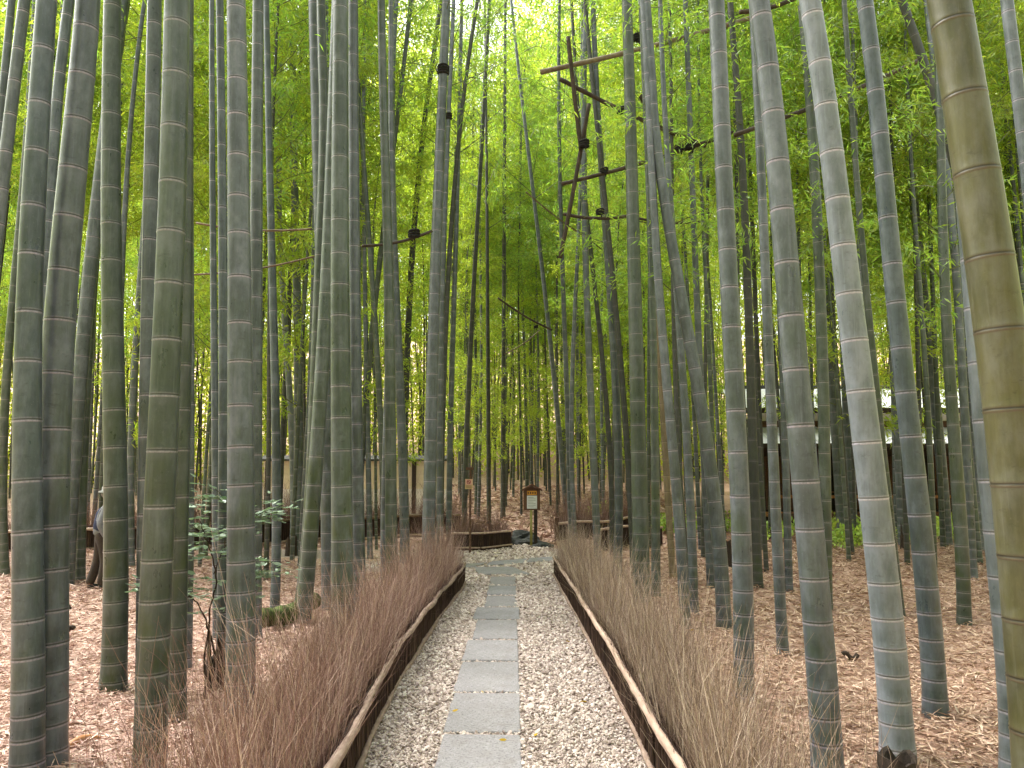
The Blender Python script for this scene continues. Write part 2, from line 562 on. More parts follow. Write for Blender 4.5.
# path sheet: straight run, then the junction clearing
ys = np.linspace(-3, 11.0, 40)
left = np.stack([lx(ys) , ys], 1)
right = np.stack([rx(ys), ys], 1)
junc_l = np.array([[-.75, 11.6], [-2.2, 12.6], [-4.2, 14.0], [-5.0, 16.2], [-2.0, 16.1], [-1.2, 16.25]])
junc_r = np.array([[.7, 11.9], [1.0, 13.0], [1.2, 14.4], [1.1, 15.6], [.75, 16.6], [0.4, 17.2]])
Lp = np.vstack([left, junc_l])
Rp = np.vstack([right, junc_r])
V = np.vstack([np.c_[Lp, np.full(len(Lp), .006)], np.c_[Rp, np.full(len(Rp), .006)]])
n = len(Lp)
k = np.arange(n - 1)
structure(link("gravel_path", mesh_from("gravel_path", V, [np.stack([k, k + n, k + n + 1, k + 1], -1)], M["gravel_bed"])))

# paving stones
stone_edges = [(800, 738), (735.5, 696), (694.5, 665), (663.5, 643), (641.5, 622.5), (621.5, 609.5), (608.5, 597.5), (596.5, 587.5), (586.5, 578)]
stone_dx = [(-.5, 0), (0, 0), (0, 0), (0, 0), (.01, 0), (-.035, .03), (0, 0), (0, 0), (0, 0)]
stone_labels = ["nearest grey granite paving stone cut by the bottom edge",
                "large grey granite paving stone second along the path from the front",
                "brownish grey paving stone third along the path from the front",
                "bluish grey paving stone fourth along the path from the front",
                "speckled paving stone fifth along the path from the front",
                "wider paving stone sticking out both sides midway along the path",
                "paving stone just beyond the wider stone midway along the path",
                "narrow looking paving stone second last before the path bends",
                "last straight paving stone before the path bends left"]
stone_polys = []


def paving_stone(poly, label):
    poly = np.asarray(poly, float)
    c = poly.mean(0)
    b = poly - c
    # rounded rim: inset top ring
    n_ = len(b)
    sub = []
    for q in range(n_):
        p, r = b[q], b[(q + 1) % n_]
        for t in np.linspace(0, 1, 7)[:-1]:
            e = p + (r - p) * t
            e = e + rng.normal(size=2) * .0035
            sub.append(e)
    sub = np.array(sub)
    m_ = len(sub)
    top = .028 + rng.uniform(-.004, .004)
    rings = [np.c_[sub, np.full(m_, -.06)], np.c_[sub, np.full(m_, top - .008)], np.c_[sub * (1 - .006 / np.maximum(.2, np.linalg.norm(sub, axis=1))[:, None]), np.full(m_, top - .002)], np.c_[sub * .955, np.full(m_, top)]]
    V = np.vstack(rings + [np.array([[0, 0, top]])])
    q = []
    for k_ in range(3):
        for j_ in range(m_):
            q.append([k_ * m_ + j_, k_ * m_ + (j_ + 1) % m_, (k_ + 1) * m_ + (j_ + 1) % m_, (k_ + 1) * m_ + j_])
    tri = [[3 * m_ + j_, 3 * m_ + (j_ + 1) % m_, 4 * m_] for j_ in range(m_)]
    o = link("paving_stone", mesh_from("paving_stone", V, [np.array(q), np.array(tri)], M["slab"], smooth=False), None, (c[0], c[1], 0))
    o.rotation_euler = (rng.normal() * .004, rng.normal() * .004, 0)
    tag(o, label, "paving stone", "stepping stones in the gravel path", "thing")
    stone_polys.append(poly)


for (yb, yt), (dl, dr), lab in zip(stone_edges, stone_dx, stone_labels):
    Yb, Yt = gpt(512, yb)[1], gpt(512, yt)[1]
    w0 = .415
    xl, xr = -.425 + (dl if dl > -.1 else 0), .055 + dr
    xl += .035 if Yb > 7.5 else 0
    xl += .06 if Yb > 9 else 0
    paving_stone([[xl, Yb], [xr, Yb], [xr, Yt], [xl + .01, Yt]], lab)
for poly, lab in (([(479, 575.5), (531, 575.5), (512, 568.2), (474, 568.6)], "flat paving stone where the path bends left"),
                  ([(447, 570.5), (476, 567.5), (487, 563.6), (458, 565.5)], "brownish edge paving stone at the left of the junction"),
                  ([(484, 567), (523, 564), (527, 559.6), (492, 562.6)], "long paving stone turning right at the junction"),
                  ([(526, 563.5), (566, 560.6), (566, 556.8), (530, 559.2)], "far right paving stone leading behind the right fence")):
    paving_stone([gpt(*p)[:2] for p in poly], lab)


def in_stone(P):
    hit = np.zeros(len(P), bool)
    for poly in stone_polys:
        inside = np.ones(len(P), bool)
        sgn = 0
        A2 = np.cross(poly[1] - poly[0], poly[2] - poly[1])
        for q in range(len(poly)):
            p, r = poly[q], poly[(q + 1) % len(poly)]
            e = r - p
            d = (e[0] * (P[:, 1] - p[1]) - e[1] * (P[:, 0] - p[0])) * np.sign(A2) / np.linalg.norm(e)
            inside &= d > .004
        hit |= inside
    return hit


# gravel
ico = []
ph = (1 + 5 ** .5) / 2
for s1 in (-1, 1):
    for s2 in (-1, 1):
        ico += [[0, s1, s2 * ph], [s1, s2 * ph, 0], [s2 * ph, 0, s1]]
ico = unit(np.array(ico, float))
d = np.linalg.norm(ico[:, None] - ico[None], axis=-1)
nb = d < 1.2
ifc = []
for a in range(12):
    for b in range(a + 1, 12):
        for c in range(b + 1, 12):
            if nb[a, b] and nb[b, c] and nb[a, c]:
                nrm = np.cross(ico[b] - ico[a], ico[c] - ico[a])
                ifc.append([a, b, c] if nrm @ ico[a] > 0 else [a, c, b])
ifc = np.array(ifc)


def pebbles(P, size):
    n_ = len(P)
    sc = size[:, None] * rng.uniform(.55, 1.2, (n_, 3)) * np.array([1, 1, .62])
    V = ico[None] * (1 + rng.uniform(-.22, .18, (n_, 12, 1)))
    V = V * sc[:, None, :]
    th = rng.uniform(0, 2 * pi, n_)
    c, s = np.cos(th)[:, None], np.sin(th)[:, None]
    ti = rng.normal(size=(n_, 2)) * .35
    Vx = V[..., 0] * c - V[..., 1] * s
    Vy = V[..., 0] * s + V[..., 1] * c
    Vz = V[..., 2] + Vx * ti[:, :1] + Vy * ti[:, 1:]
    V = np.stack([Vx, Vy, Vz], -1) + P[:, None, :]
    f = (np.arange(n_)[:, None, None] * 12 + ifc[None]).reshape(-1, 3)
    return V.reshape(-1, 3), f


pp = []
for (y0, y1, dens, s) in ((2.6, 5.2, 5200, .0105), (5.2, 8, 3600, .0125), (8, 11.3, 2300, .016)):
    nn = int((y1 - y0) * 1.7 * dens)
    yy = rng.uniform(y0, y1, nn)
    xx = lx(yy) + (rx(yy) - lx(yy)) * rng.uniform(0, 1, nn)
    pp.append((np.c_[xx, yy, rng.uniform(.004, .02, nn)], np.exp(rng.normal(size=nn) * .28) * s))
nn = 11000
P = np.c_[rng.uniform(-3.2, 1.4, nn), rng.uniform(11.2, 17.2, nn), rng.uniform(.004, .014, nn)]
yl = np.interp(P[:, 1], Lp[:, 1][np.argsort(Lp[:, 1])], Lp[:, 0][np.argsort(Lp[:, 1])])
ok = (P[:, 0] > np.interp(P[:, 1], [11, 11.6, 12.6, 14, 16.2, 17.2], [-.72, -.75, -2.2, -4.2, -1.4, -.2])) & (P[:, 0] < np.interp(P[:, 1], [11, 11.9, 13, 14.4, 15.6, 16.6, 17.2], [.66, .7, 1., 1.2, 1.1, .75, .4]))
P = P[ok]
pp.append((P, np.exp(rng.normal(size=len(P)) * .25) * .027))
PP = np.vstack([p for p, _ in pp])
SS = np.concatenate([s for _, s in pp])
keep = ~in_stone(PP[:, :2]) | (rng.uniform(size=len(PP)) < .0)
V, f = pebbles(PP[keep], SS[keep])
tag(link("gravel", mesh_from("gravel", V, [f], M["gravel"], smooth=False)), "pale pinkish crushed gravel filling the path between the low fences", "gravel", None, "stuff")

# ------------------------------------------------------------------ leaf litter
# ------------------------------------------------------------------ bamboo
def culm_mesh(name, zs, xs, ys_, rad, mat, sides=18, Lm=.3, zdetail=99., seed=0, jog=.0, cut=False):
    """zs..: centre line samples (local); rad(z)"""
    r_ = np.random.default_rng(seed)
    top = zs[-1]
    nodes = []
    z = .05 + r_.uniform(0, .06)
    while z < top - .1:
        nodes.append(z)
        u = min(1, z / 1.7)
        L = Lm * (.4 + .6 * u * u * (3 - 2 * u)) * r_.uniform(.9, 1.1)
        if z > 6:
            L *= 1.1
        z += L
    rows = [(0, 1.05, 0, 0, 0)]
    for q, nz in enumerate(nodes):
        if nz < zdetail:
            prof = [(-.055, 1.0, 0, .35, 0), (-.012, 1.0, .0, 1, 0), (-.007, 1.006, 1, 1, 0), (-.001, 1.032, 1, 1, 0), (.003, 1.0, .0, .2, 1), (.0065, 1.0, .15, .2, .8), (.011, 1.018, .5, .2, 0), (.019, 1.0, 0, .1, 0), (.06, 1.0, 0, 0, 0)]
        else:
            prof = [(-.03, 1.0, 0, .4, 0), (-.006, 1.02, 1, .8, 0), (.006, 1.0, .2, 0, 1), (.03, 1.0, 0, 0, 0)]
        for (dz, k_, ri, bl, da) in prof:
            if nz + dz > rows[-1][0] + 1e-4:
                rows.append((nz + dz, k_, ri, bl, da))
    rows.append((top, .8, 0, 0, 0))
    Rw = np.array(rows)
    z = Rw[:, 0]
    cx = np.interp(z, zs, xs)
    cy = np.interp(z, zs, ys_)
    # each node turns the culm by a hair
    R = rad(z) * Rw[:, 1] * (1 + .14 * np.exp(-z / .09))
    tilt = np.gradient(cx, z)
    th = np.arange(sides) * 2 * pi / sides
    V = np.zeros((len(z), sides, 3))
    wob = r_.uniform(-.5, .5, len(z))[:, None] * 0
    V[..., 0] = cx[:, None] + R[:, None] * np.cos(th)[None]
    V[..., 1] = cy[:, None] + R[:, None] * np.sin(th)[None]
    V[..., 2] = z[:, None] - tilt[:, None] * R[:, None] * np.cos(th)[None]
    V[0, :, 2] = -.08
    kk = np.arange(len(z) - 1)[:, None] * sides
    jj = np.arange(sides)[None]
    j2 = (jj + 1) % sides
    q = np.stack([kk + jj, kk + j2, kk + sides + j2, kk + sides + jj], -1).reshape(-1, 4)
    cap = np.array([[(len(z) - 1) * sides + i_ for i_ in range(sides)]])
    rep = lambda a_: np.repeat(a_, sides)
    return mesh_from(name, V.reshape(-1, 3), [q, cap], mat, attrs={"ring": rep(Rw[:, 2]), "bloom": rep(Rw[:, 3]), "dark": rep(Rw[:, 4]), "h": rep(z)})


def crown_mesh(name, hc, spread, nbr, leaves_per, leaf=(.13, .02), mats=("leaf", "crown_twig"), low=.0, seed=0, arch=.6):
    """branches and leaves round a vertical stem of height hc starting at 0"""
    r_ = np.random.default_rng(seed)
    mb_v, mb_f, fm = [], [], []
    P_, D_ = [], []
    TP, TD, TL, TR = [], [], [], []
    for b in range(nbr):
        t = (b + r_.uniform(0, 1)) / nbr
        z = t * hc
        az = b * 2.4 + r_.normal() * .5
        ln = spread * (1.05 - .55 * t) * r_.uniform(.55, 1.15) * (.55 + .45 * min(1, t * 5 + .35))
        el = r_.uniform(.25, .75)
        dr = np.array([cos(az) * cos(el), sin(az) * cos(el), sin(el)])
        base = np.array([arch * t ** 2.2, 0, z - .1 * arch * t ** 2])
        TP.append(base); TD.append(dr); TL.append(ln); TR.append(.006 + .004 * (1 - t))
        nl = int(leaves_per * r_.uniform(.6, 1.4) * (ln / spread + .25))
        # leaf sprays hang in clumps along the branch
        ncl = max(3, nl // 14)
        u = np.sqrt(r_.uniform(.06, 1, ncl)) * 1.05
        c = base + dr * (ln * u)[:, None] - np.array([0, 0, 1.]) * (ln * .42 * u ** 2)[:, None]
        c = c + r_.normal(size=(ncl, 3)) * np.array([.17, .17, .1]) * (.5 + .7 * u)[:, None]
        for q in range(ncl):
            m_ = 14
            ax = unit(r_.normal(size=3) * np.array([1, 1, .35]) + dr * .8)
            s_ = r_.uniform(0, 1, m_)
            p = c[q] + ax * ((s_ - .4) * .4)[:, None] + r_.normal(size=(m_, 3)) * .045
            dd = ax * .7 + r_.normal(size=(m_, 3)) * .6 - np.array([0, 0, .45])
            P_.append(p); D_.append(dd)
    P_ = np.vstack(P_); D_ = np.vstack(D_)
    nl = len(P_)
    V, q = leaf_arrays(P_, D_, rng.uniform(.75, 1.25, nl) * leaf[0], rng.uniform(.8, 1.2, nl) * leaf[1], .1)
    V2, q2 = twig_arrays(np.array(TP), np.array(TD), np.array(TL), np.array(TR), .18, 4)
    Vs = np.vstack([V, V2])
    return mesh_from(name, Vs, [q, q2 + len(V)], [M[mats[0]], M[mats[1]]], np.r_[np.zeros(len(q)), np.ones(len(q2))], smooth=False)


near_crowns = [crown_mesh("crown", 6.0, 1.7, 20, 42, (.15, .026), seed=s_) for s_ in (1, 2, 3, 4)]

side_sprays = [crown_mesh("side_branches", 4.2, 1.0, 13, 85, (.12, .02), seed=70 + s_, arch=0.) for s_ in range(3)]
LEAFY = ("dull bamboo right behind", "slim bamboo partly hidden behind the close", "thin dark bamboo behind the close", "slim upright bamboo behind", "dark bamboo half hidden behind the thick upright", "upright dull green bamboo between", "slender bamboo between the pale", "with a brown stump at its foot", "smooth bamboo before the house", "dark green bamboo left of the olive", "slim bamboo just right of the dark green", "middle of three grey", "thin dark bamboo right of the thick upright", "grey bamboo just right of the ragged", "dark bamboo leaning left below the lashed", "grey bamboo with a clear foot just behind the right")

# near and middle culms, read off the photograph: pixels down the culm from top to base (last = foot), widths at y=400 and y=0
CUL = [
 ("blue", 25, 18, [(47,0),(40,80),(34,200),(30,300),(27,400),(25,530),(28,640),(29,720),(26,790)], "thick bluish grey bamboo whose foot bends, nearest of all at the left"),
 ("grey", 30, 22, [(88,0),(75,150),(62,300),(54,400),(52,520),(48,650),(46,774)], "thick mottled bamboo standing right behind the bent bluish one"),
 ("grey", 9, 7, [(17,-30),(5,95),(-6,180),(-18,330),(-28,480),(-34,620)], "thin grey bamboo crossing the top left corner"),
 ("grey", 13, 13, [(24,0),(7,150),(-4,240),(-20,420),(-30,690)], "leaning grey bamboo cut by the upper left edge"),
 ("green", 8, 7, [(30,120),(19,240),(12,300),(5,420),(2,500),(5,574)], "slender green bamboo at the left edge in front of the far fence"),
 ("blue", 12, 11, [(68,0),(53,150),(46,270),(43,380),(42,480),(43,655)], "slim bluish bamboo seen between the two thick left ones"),
 ("grey", 14, 12, [(126,0),(105,150),(86,300),(77,430),(69,520),(66,585)], "strongly leaning grey bamboo just left of the walking person"),
 ("green", 9, 7, [(118,40),(103,170),(92,300),(84,440),(81,520),(80,582)], "short footed green bamboo directly left of the walking person"),
 ("moss", 21, 16, [(113,0),(111,150),(112,300),(114,400),(116,520),(115,620),(113,692)], "straight mossy bamboo hiding half of the walking person"),
 ("grey", 6, 4, [(141,0),(128,150),(122,260),(119,400),(116,580)], "very thin grey bamboo slanting up behind the straight mossy one"),
 ("grey", 16, 17, [(155,0),(152,150),(149,300),(147,420),(146,560),(145,690)], "grey bamboo peeping out left of the big moss streaked one"),
 ("moss", 28, 24, [(177,0),(174,150),(168,300),(164,400),(160,520),(155,600),(151,700),(149,792)], "big moss streaked bamboo rising out of the left dry twigs"),
 ("green", 16, 13, [(187,0),(186,150),(184,300),(182,420),(180,520),(177,650),(177,722)], "dull bamboo close behind the big moss streaked one at its right"),
 ("grey", 8, 7, [(190,0),(190,150),(190,300),(190,450),(189,600),(187,670)], "narrow bamboo just left of the leafy shrub"),
 ("grey", 7, 5, [(151,150),(139,300),(132,440),(130,500),(131,566)], "thin leaning bamboo in the gap right of the straight mossy one"),
 ("blue", 7, 6, [(211,0),(212,150),(214,300),(215,450),(216,520),(217,640)], "leftmost of three thin bamboos beside the leafy shrub"),
 ("blue", 9.5, 10, [(220,0),(222,150),(223,300),(223,450),(223,600),(221,688)], "thin dark ringed bamboo touching the thick grey one behind the shrub"),
 ("grey", 24.5, 18, [(236,0),(238,150),(240,300),(240,400),(241,500),(241,600),(240,714)], "thick grey bamboo right behind the leafy shrub"),
 ("grey", 13, 13, [(259,0),(257,150),(256,300),(255,450),(255,560),(254,640)], "grey bamboo half hidden right of the thick one behind the shrub"),
 ("blue", 8.5, 6, [(265,0),(268,100),(273,300),(275,380),(277,450),(276,520),(275,607)], "slim pale bamboo standing behind the left end of the mossy log"),
 ("grey", 9, 5.5, [(295,0),(295,150),(297,300),(298,400),(299,470),(297,555)], "slim bamboo just left of the black ended curved one"),
 ("pale", 6.5, 4, [(278,150),(284,300),(290,430),(294,490),(296,520),(293,552)], "thin pale bamboo curving to a black foot before the far left fence"),
 ("dark", 5, 4, [(303,60),(289,300),(283,430),(278,545)], "thin dark bamboo leaning right behind the slim pale one"),
 ("green", 11, 10, [(322,60),(322,200),(318,300),(315,400),(309,500),(302,600),(298,618)], "leaning green bamboo standing at the right end of the mossy log"),
 ("moss", 14, 11, [(330,200),(326,300),(321,380),(315,470),(309,560),(303,622)], "dark mossy bamboo leaning right just behind the mossy log"),
 ("grey", 13.5, 13, [(313,0),(318,150),(323,300),(325,380),(327,450),(328,520),(329,606)], "grey bamboo leaning left beside the upright green stained one"),
 ("grey", 6, 6, [(328,0),(328,150),(331,300),(333,450),(334,580)], "narrow dark ringed bamboo between two thicker ones left of the path"),
 ("moss", 20, 15, [(340,0),(340,150),(340,300),(341,400),(342,500),(342,600),(342,658)], "upright green stained bamboo rising from the left twigs"),
 ("grey", 12, 12, [(354,0),(354,150),(355,300),(356,400),(358,500),(359,580),(360,615)], "plain grey bamboo touching the upright green stained one"),
 ("grey", 5, 4, [(363,0),(363,150),(365,300),(368,450),(370,560)], "thread thin grey bamboo right of the plain grey one"),
 ("green", 6, 5, [(398,120),(380,260),(368,380),(362,450),(357,560)], "thin bamboo leaning strongly right behind the left twigs"),
 ("green", 6, 5, [(352,0),(362,150),(374,300),(381,440),(384,568)], "thin bamboo leaning left across the cream wall"),
 ("green", 11, 7.5, [(382,0),(385,150),(389,300),(390,400),(391,500),(392,570),(393,614)], "brown stained bamboo beside the left twigs"),
 ("grey", 7, 5, [(391,150),(390,300),(387,400),(385,500),(384,604)], "slim bamboo clinging to the left of the brown stained one"),
 ("grey", 9, 7, [(397,0),(392,150),(394,270),(400,384),(403,470),(405,564)], "grey bamboo with a gentle s bend right of the brown stained one"),
 ("dark", 6.5, 7, [(431,60),(417,190),(409,300),(405,450),(404,545)], "dark bamboo leaning right behind the s bent one"),
 ("grey", 12, 8.5, [(447,0),(440,150),(434,300),(432,400),(430,470),(428,540),(427,590)], "grey bamboo with a black rope tie at the end of the left hedge"),
 ("grey", 6, 5, [(453,0),(447,150),(442,300),(440,400),(440,500),(440,572)], "slim bamboo with a small tie beside the rope tied one"),
 ("dark", 5.5, 5, [(479,0),(459,150),(450,230),(446,330),(442,450),(440,556)], "dark bamboo leaning far right at the top above the left hedge end"),
 ("grey", 5.5, 4, [(458,150),(454,300),(451,400),(450,450),(449,548)], "slim grey bamboo at the very end of the left hedge"),
 ("dark", 5, 3.5, [(482,150),(473,300),(468,420),(465,470),(464,538)], "dark slender bamboo beside the small sign post"),
 ("dark", 4, 3, [(484,0),(486,150),(488,300),(488,450),(489,531)], "straight dark slender bamboo above the far centre fence"),
 ("dark", 4.5, 3.5, [(505,100),(504,300),(503,450),(503,526)], "straight thin bamboo above the right end of the centre fence"),
 ("grey", 4.8, 3.6, [(512,0),(519,75),(529,150),(545,300),(559,430),(566,510),(568,536)], "long thin bamboo leaning left above the roofed notice board"),
 ("grey", 5, 4, [(559,0),(559,150),(564,300),(567,420),(570,480),(571,545)], "slender bamboo at the far end of the right hedge"),
 ("grey", 4.5, 3.5, [(582,120),(577,260),(573,380),(571,470),(576,548)], "thin dark bamboo crossing the slender one at the right hedge end"),
 ("grey", 7, 5, [(586,0),(583,150),(588,300),(591,430),(595,480),(598,562)], "smooth bamboo right of the slender ones at the right hedge end"),
 ("dark", 5, 4, [(578,100),(588,220),(597,310),(606,400),(611,470),(612,556)], "dark bamboo leaning left below the lashed pole frame"),
 ("grey", 8, 5, [(592,0),(600,150),(610,290),(616,400),(619,470),(618,530),(617,576)], "grey bamboo with a clear foot just behind the right twigs"),
 ("dark", 6, 4, [(598,130),(612,270),(624,400),(629,480),(634,578)], "blackish bamboo leaning left behind the upright right hedge one"),
 ("green", 15, 10, [(626,0),(631,150),(635,300),(638,440),(640,500),(641,560),(642,606)], "upright green footed bamboo standing in the right twigs"),
 ("grey", 9.5, 6, [(643,0),(650,130),(660,300),(668,400),(676,480),(681,550),(685,627)], "close ringed bamboo with a bare foot, left of the leaning one"),
 ("green", 8, 5, [(641,20),(648,200),(655,330),(654,450),(655,530),(656,600)], "dull bamboo right behind the upright green footed one"),
 ("grey", 8, 4.5, [(661,0),(670,200),(680,330),(687,440),(691,540),(694,615)], "slim bamboo partly hidden behind the close ringed one"),
 ("dark", 5, 4, [(668,0),(671,150),(674,300),(678,450),(689,588)], "thin dark bamboo behind the close ringed one"),
 ("grey", 12.5, 8, [(652,80),(660,165),(672,247),(684,310),(698,390),(709,450),(717,530),(724,627)], "bamboo leaning strongly left with a bare foot on brown leaves"),
 ("grey", 7, 6, [(684,0),(690,150),(698,300),(703,450),(711,587)], "slim upright bamboo behind the strongly left leaning one"),
 ("brown", 6, 5, [(656,250),(661,380),(666,470),(670,530),(673,579)], "dead tan bamboo among the green ones right of the path"),
 ("grey", 18.5, 16, [(716,0),(722,130),(730,300),(735,400),(739,480),(743,590),(743,704)], "thick upright grey bamboo by the front of the right twigs"),
 ("dark", 9, 6, [(736,60),(742,150),(748,300),(753,450),(758,588)], "dark bamboo half hidden behind the thick upright grey one"),
 ("grey", 10, 8, [(752,0),(760,150),(765,260),(769,360),(773,450),(777,540),(783,652)], "evenly ringed bamboo with a pale foot right of the thick upright one"),
 ("grey", 25.5, 20, [(759,0),(775,130),(785,250),(796,370),(804,460),(813,570),(821,660),(828,778)], "thick grey bamboo leaning left with its foot at the bottom edge"),
 ("green", 11, 9, [(800,0),(812,130),(818,250),(823,384),(825,480),(826,606)], "upright dull green bamboo between the two thick leaning ones"),
 ("pale", 26.5, 20, [(810,0),(826,110),(843,240),(860,390),(875,510),(883,575),(891,660),(898,762)], "pale powdery bamboo leaning left behind the cut stump"),
 ("blue", 19.5, 15, [(864,0),(878,120),(891,250),(905,390),(917,500),(926,580),(932,650),(936,722)], "grey leaning bamboo with a ragged foot right of the pale one"),
 ("olive", 47, 38, [(949,0),(964,100),(984,215),(1000,330),(1013,440),(1026,560),(1038,680),(1052,915)], "very thick olive yellow bamboo with dark rings at the right edge"),
 ("pale", 23, 17, [(965,180),(978,330),(986,430),(993,490),(1001,560),(1009,650),(1016,785)], "bluish white bamboo half hidden behind the thick olive one"),
 ("grey", 14, 13, [(1008,0),(1017,80),(1028,180),(1045,330),(1060,500),(1072,660)], "grey bamboo crossing the upper right corner"),
 ("dark", 10, 9, [(890,-20),(917,53),(934,95),(958,180),(985,290),(1010,420),(1030,600)], "bamboo leaning hard left at the top behind the olive one"),
 ("green", 11, 6, [(938,40),(941,150),(944,260),(950,384),(957,470),(961,540),(964,622)], "dark green bamboo left of the olive one with a foot on open leaves"),
 ("grey", 9.5, 7, [(905,130),(918,250),(930,350),(938,430),(947,545)], "grey bamboo just right of the ragged footed leaning one"),
 ("grey", 8, 6, [(945,150),(955,250),(960,350),(967,450),(973,580)], "slim bamboo just right of the dark green one by the olive one"),
 ("grey", 10, 7, [(945,130),(955,230),(965,330),(974,430),(979,553)], "middle of three grey bamboos left of the thick olive one"),
 ("grey", 9, 7, [(952,150),(964,260),(977,380),(985,450),(991,550)], "grey bamboo nearest the left side of the thick olive one"),
 ("green", 7, 5, [(855,160),(868,300),(877,400),(886,480),(896,560),(901,614)], "slender bamboo between the pale one and the ragged footed one"),
 ("grey", 8, 6, [(880,150),(890,300),(897,430),(900,480),(903,548)], "bamboo with a brown stump at its foot before the house"),
 ("grey", 10, 7, [(838,150),(843,300),(848,420),(850,480),(852,538)], "smooth bamboo before the house left of the pale powdery one"),
 ("grey", 7.5, 6, [(822,150),(828,300),(834,420),(838,480),(842,540)], "many ringed thin bamboo standing in the bright green plants"),
 ("dark", 3.5, 2.5, [(828,200),(836,340),(843,460),(853,555)], "thin black dead bamboo slanting before the house"),
 ("grey", 7, 5, [(772,150),(780,300),(784,420),(787,500),(789,592)], "thin bamboo hugging the left side of the thick left leaning one"),
 ("dark", 5, 4, [(748,150),(755,300),(760,430),(762,490),(764,550)], "thin dark bamboo right of the thick upright grey one"),
]

ROPE = []
culm_at = {}
feet = []


def near_culm(idx, row):
    mat, wm, wt, pts, label = row
    pts = pts[::-1]
    foot = gpt(*pts[0])
    D = foot[1]
    pos = np.array([foot] + [at_depth(px, py, D) for px, py in pts[1:]])
    g0 = float(gz(foot[0], foot[1]))
    z, x = pos[:, 2], pos[:, 0]
    # widths -> radii
    zc400 = at_depth(512, 400, D)[2]
    zc0 = at_depth(512, 0, D)[2]
    dep = lambda zz: D * cp + (zz - H) * sp
    r400 = wm / 2 / F * dep(zc400)
    r0 = wt / 2 / F * dep(zc0)
    Ht = max(11.5, zc0 + 4.5) * (1 if D < 14 else 1.05)
    sl = (r0 - r400) / (zc0 - zc400)
    sl = min(sl, -.002)

    def rad(zz):
        r = r400 + sl * (np.minimum(zz, zc0) - zc400)
        r = np.minimum(r, r400 * 1.16)
        u = np.clip((zz - zc0) / (Ht - zc0), 0, 1)
        return np.maximum(r * (1 - .85 * u ** 1.2), .004)
    zt = z[-1]
    # smooth centre line
    from_z = np.linspace(0, zt, 60)
    if len(z) >= 5:
        co = np.polyfit(z, x, 4 if len(z) >= 7 else 3, w=np.r_[3, np.ones(len(z) - 1)])
        xs = np.polyval(co, from_z)
    else:
        co = np.polyfit(z, x, 2)
        xs = np.polyval(co, from_z)
    m_ = (xs[-1] - xs[-6]) / (from_z[-1] - from_z[-6])
    up = np.linspace(zt, Ht, 20)[1:]
    xe = xs[-1] + m_ * (up - zt) * (1 - .25 * (up - zt) / (Ht - zt))
    zs = np.r_[from_z, up]
    xx = np.r_[xs, xe]
    yy = foot[1] + .25 * np.clip((zs - 4) / 8, 0, 2) ** 2 * (1 if idx % 2 else -1)
    root = empty("bamboo", (foot[0], foot[1], g0))
    tag(root, label, "bamboo", "bamboo culms of the grove")
    dia = 2 * r400
    Lm = .3 if dia > .1 else .27
    me = culm_mesh("culm", zs, xx - foot[0], yy - foot[1], rad, M[mat], 20 if wm > 10 else 12, Lm * (1.08 if mat == "olive" else 1), zc0 + .5, idx)
    cu = link("culm", me, root)
    # leafy crown above
    zcr = max(5.6, min(zc0 + .4, 8.2))
    hc = Ht - zcr - .2
    k_ = np.interp(zcr, zs, xx) - foot[0]
    ky = np.interp(zcr, zs, yy) - foot[1]
    c = link("crown", near_crowns[idx % 4], root, (k_, ky, zcr))
    c.scale = (1, 1, hc / 6.0)
    c.rotation_euler = (0, math.atan(m_ * .85), idx * 1.7 if abs(m_) < .05 else 0)
    culm_at[label] = (root, cu, zs, xx, yy, rad, foot)
    if any(k2 in label for k2 in LEAFY):
        zb = at_depth(512, 330, D)[2] + (idx % 3) * .5
        sb_ = link("side_branches", side_sprays[idx % 3], root, (float(np.interp(zb, zs, xx) - foot[0]), float(np.interp(zb, zs, yy) - foot[1]), zb))
        sb_.rotation_euler = (0, math.atan(float((np.interp(zb + 3, zs, xx) - np.interp(zb, zs, xx)) / 3)), idx * 1.3 if abs(m_) < .06 else 0)
    feet.append((foot[0], foot[1], dia))
    return root


for q, row in enumerate(CUL):
    near_culm(q, row)


def rope_tie(label, py, width=.07, k_=1.25, loops=4):
    root, cu, zs, xx, yy, rad, foot = culm_at[label]
    z = at_depth(512, py, foot[1])[2]
    mb = MB()
    r = float(rad(np.array([z]))[0])
    cx, cy = np.interp(z, zs, xx) - foot[0], np.interp(z, zs, yy) - foot[1]
    for l in range(loops):
        zz = z + (l - (loops - 1) / 2) * width / loops
        th = np.linspace(0, 2 * pi, 19)
        rr = r * k_
        mb.tube(np.c_[cx + rr * np.cos(th), cy + rr * np.sin(th), zz + .008 * np.sin(th + l)], width / loops * .62, 6, cap=False)
    mb.tube([[cx - r * 1.2, cy - r * 1.2, z + width * .5], [cx - r * 1.5, cy - r * 1.4, z], [cx - r * 1.1, cy - r * 1.3, z - width * .8]], .008, 5)
    o = mb.build("rope_tie", M["rope"], cu, True)


rope_tie("grey bamboo with a black rope tie at the end of the left hedge", 72, .13, 1.06, 4)
rope_tie("slim bamboo with a small tie beside the rope tied one", 115, .1, 1.2, 3)
rope_tie("dark bamboo leaning right behind the s bent one", 233, .1, 1.15, 3)

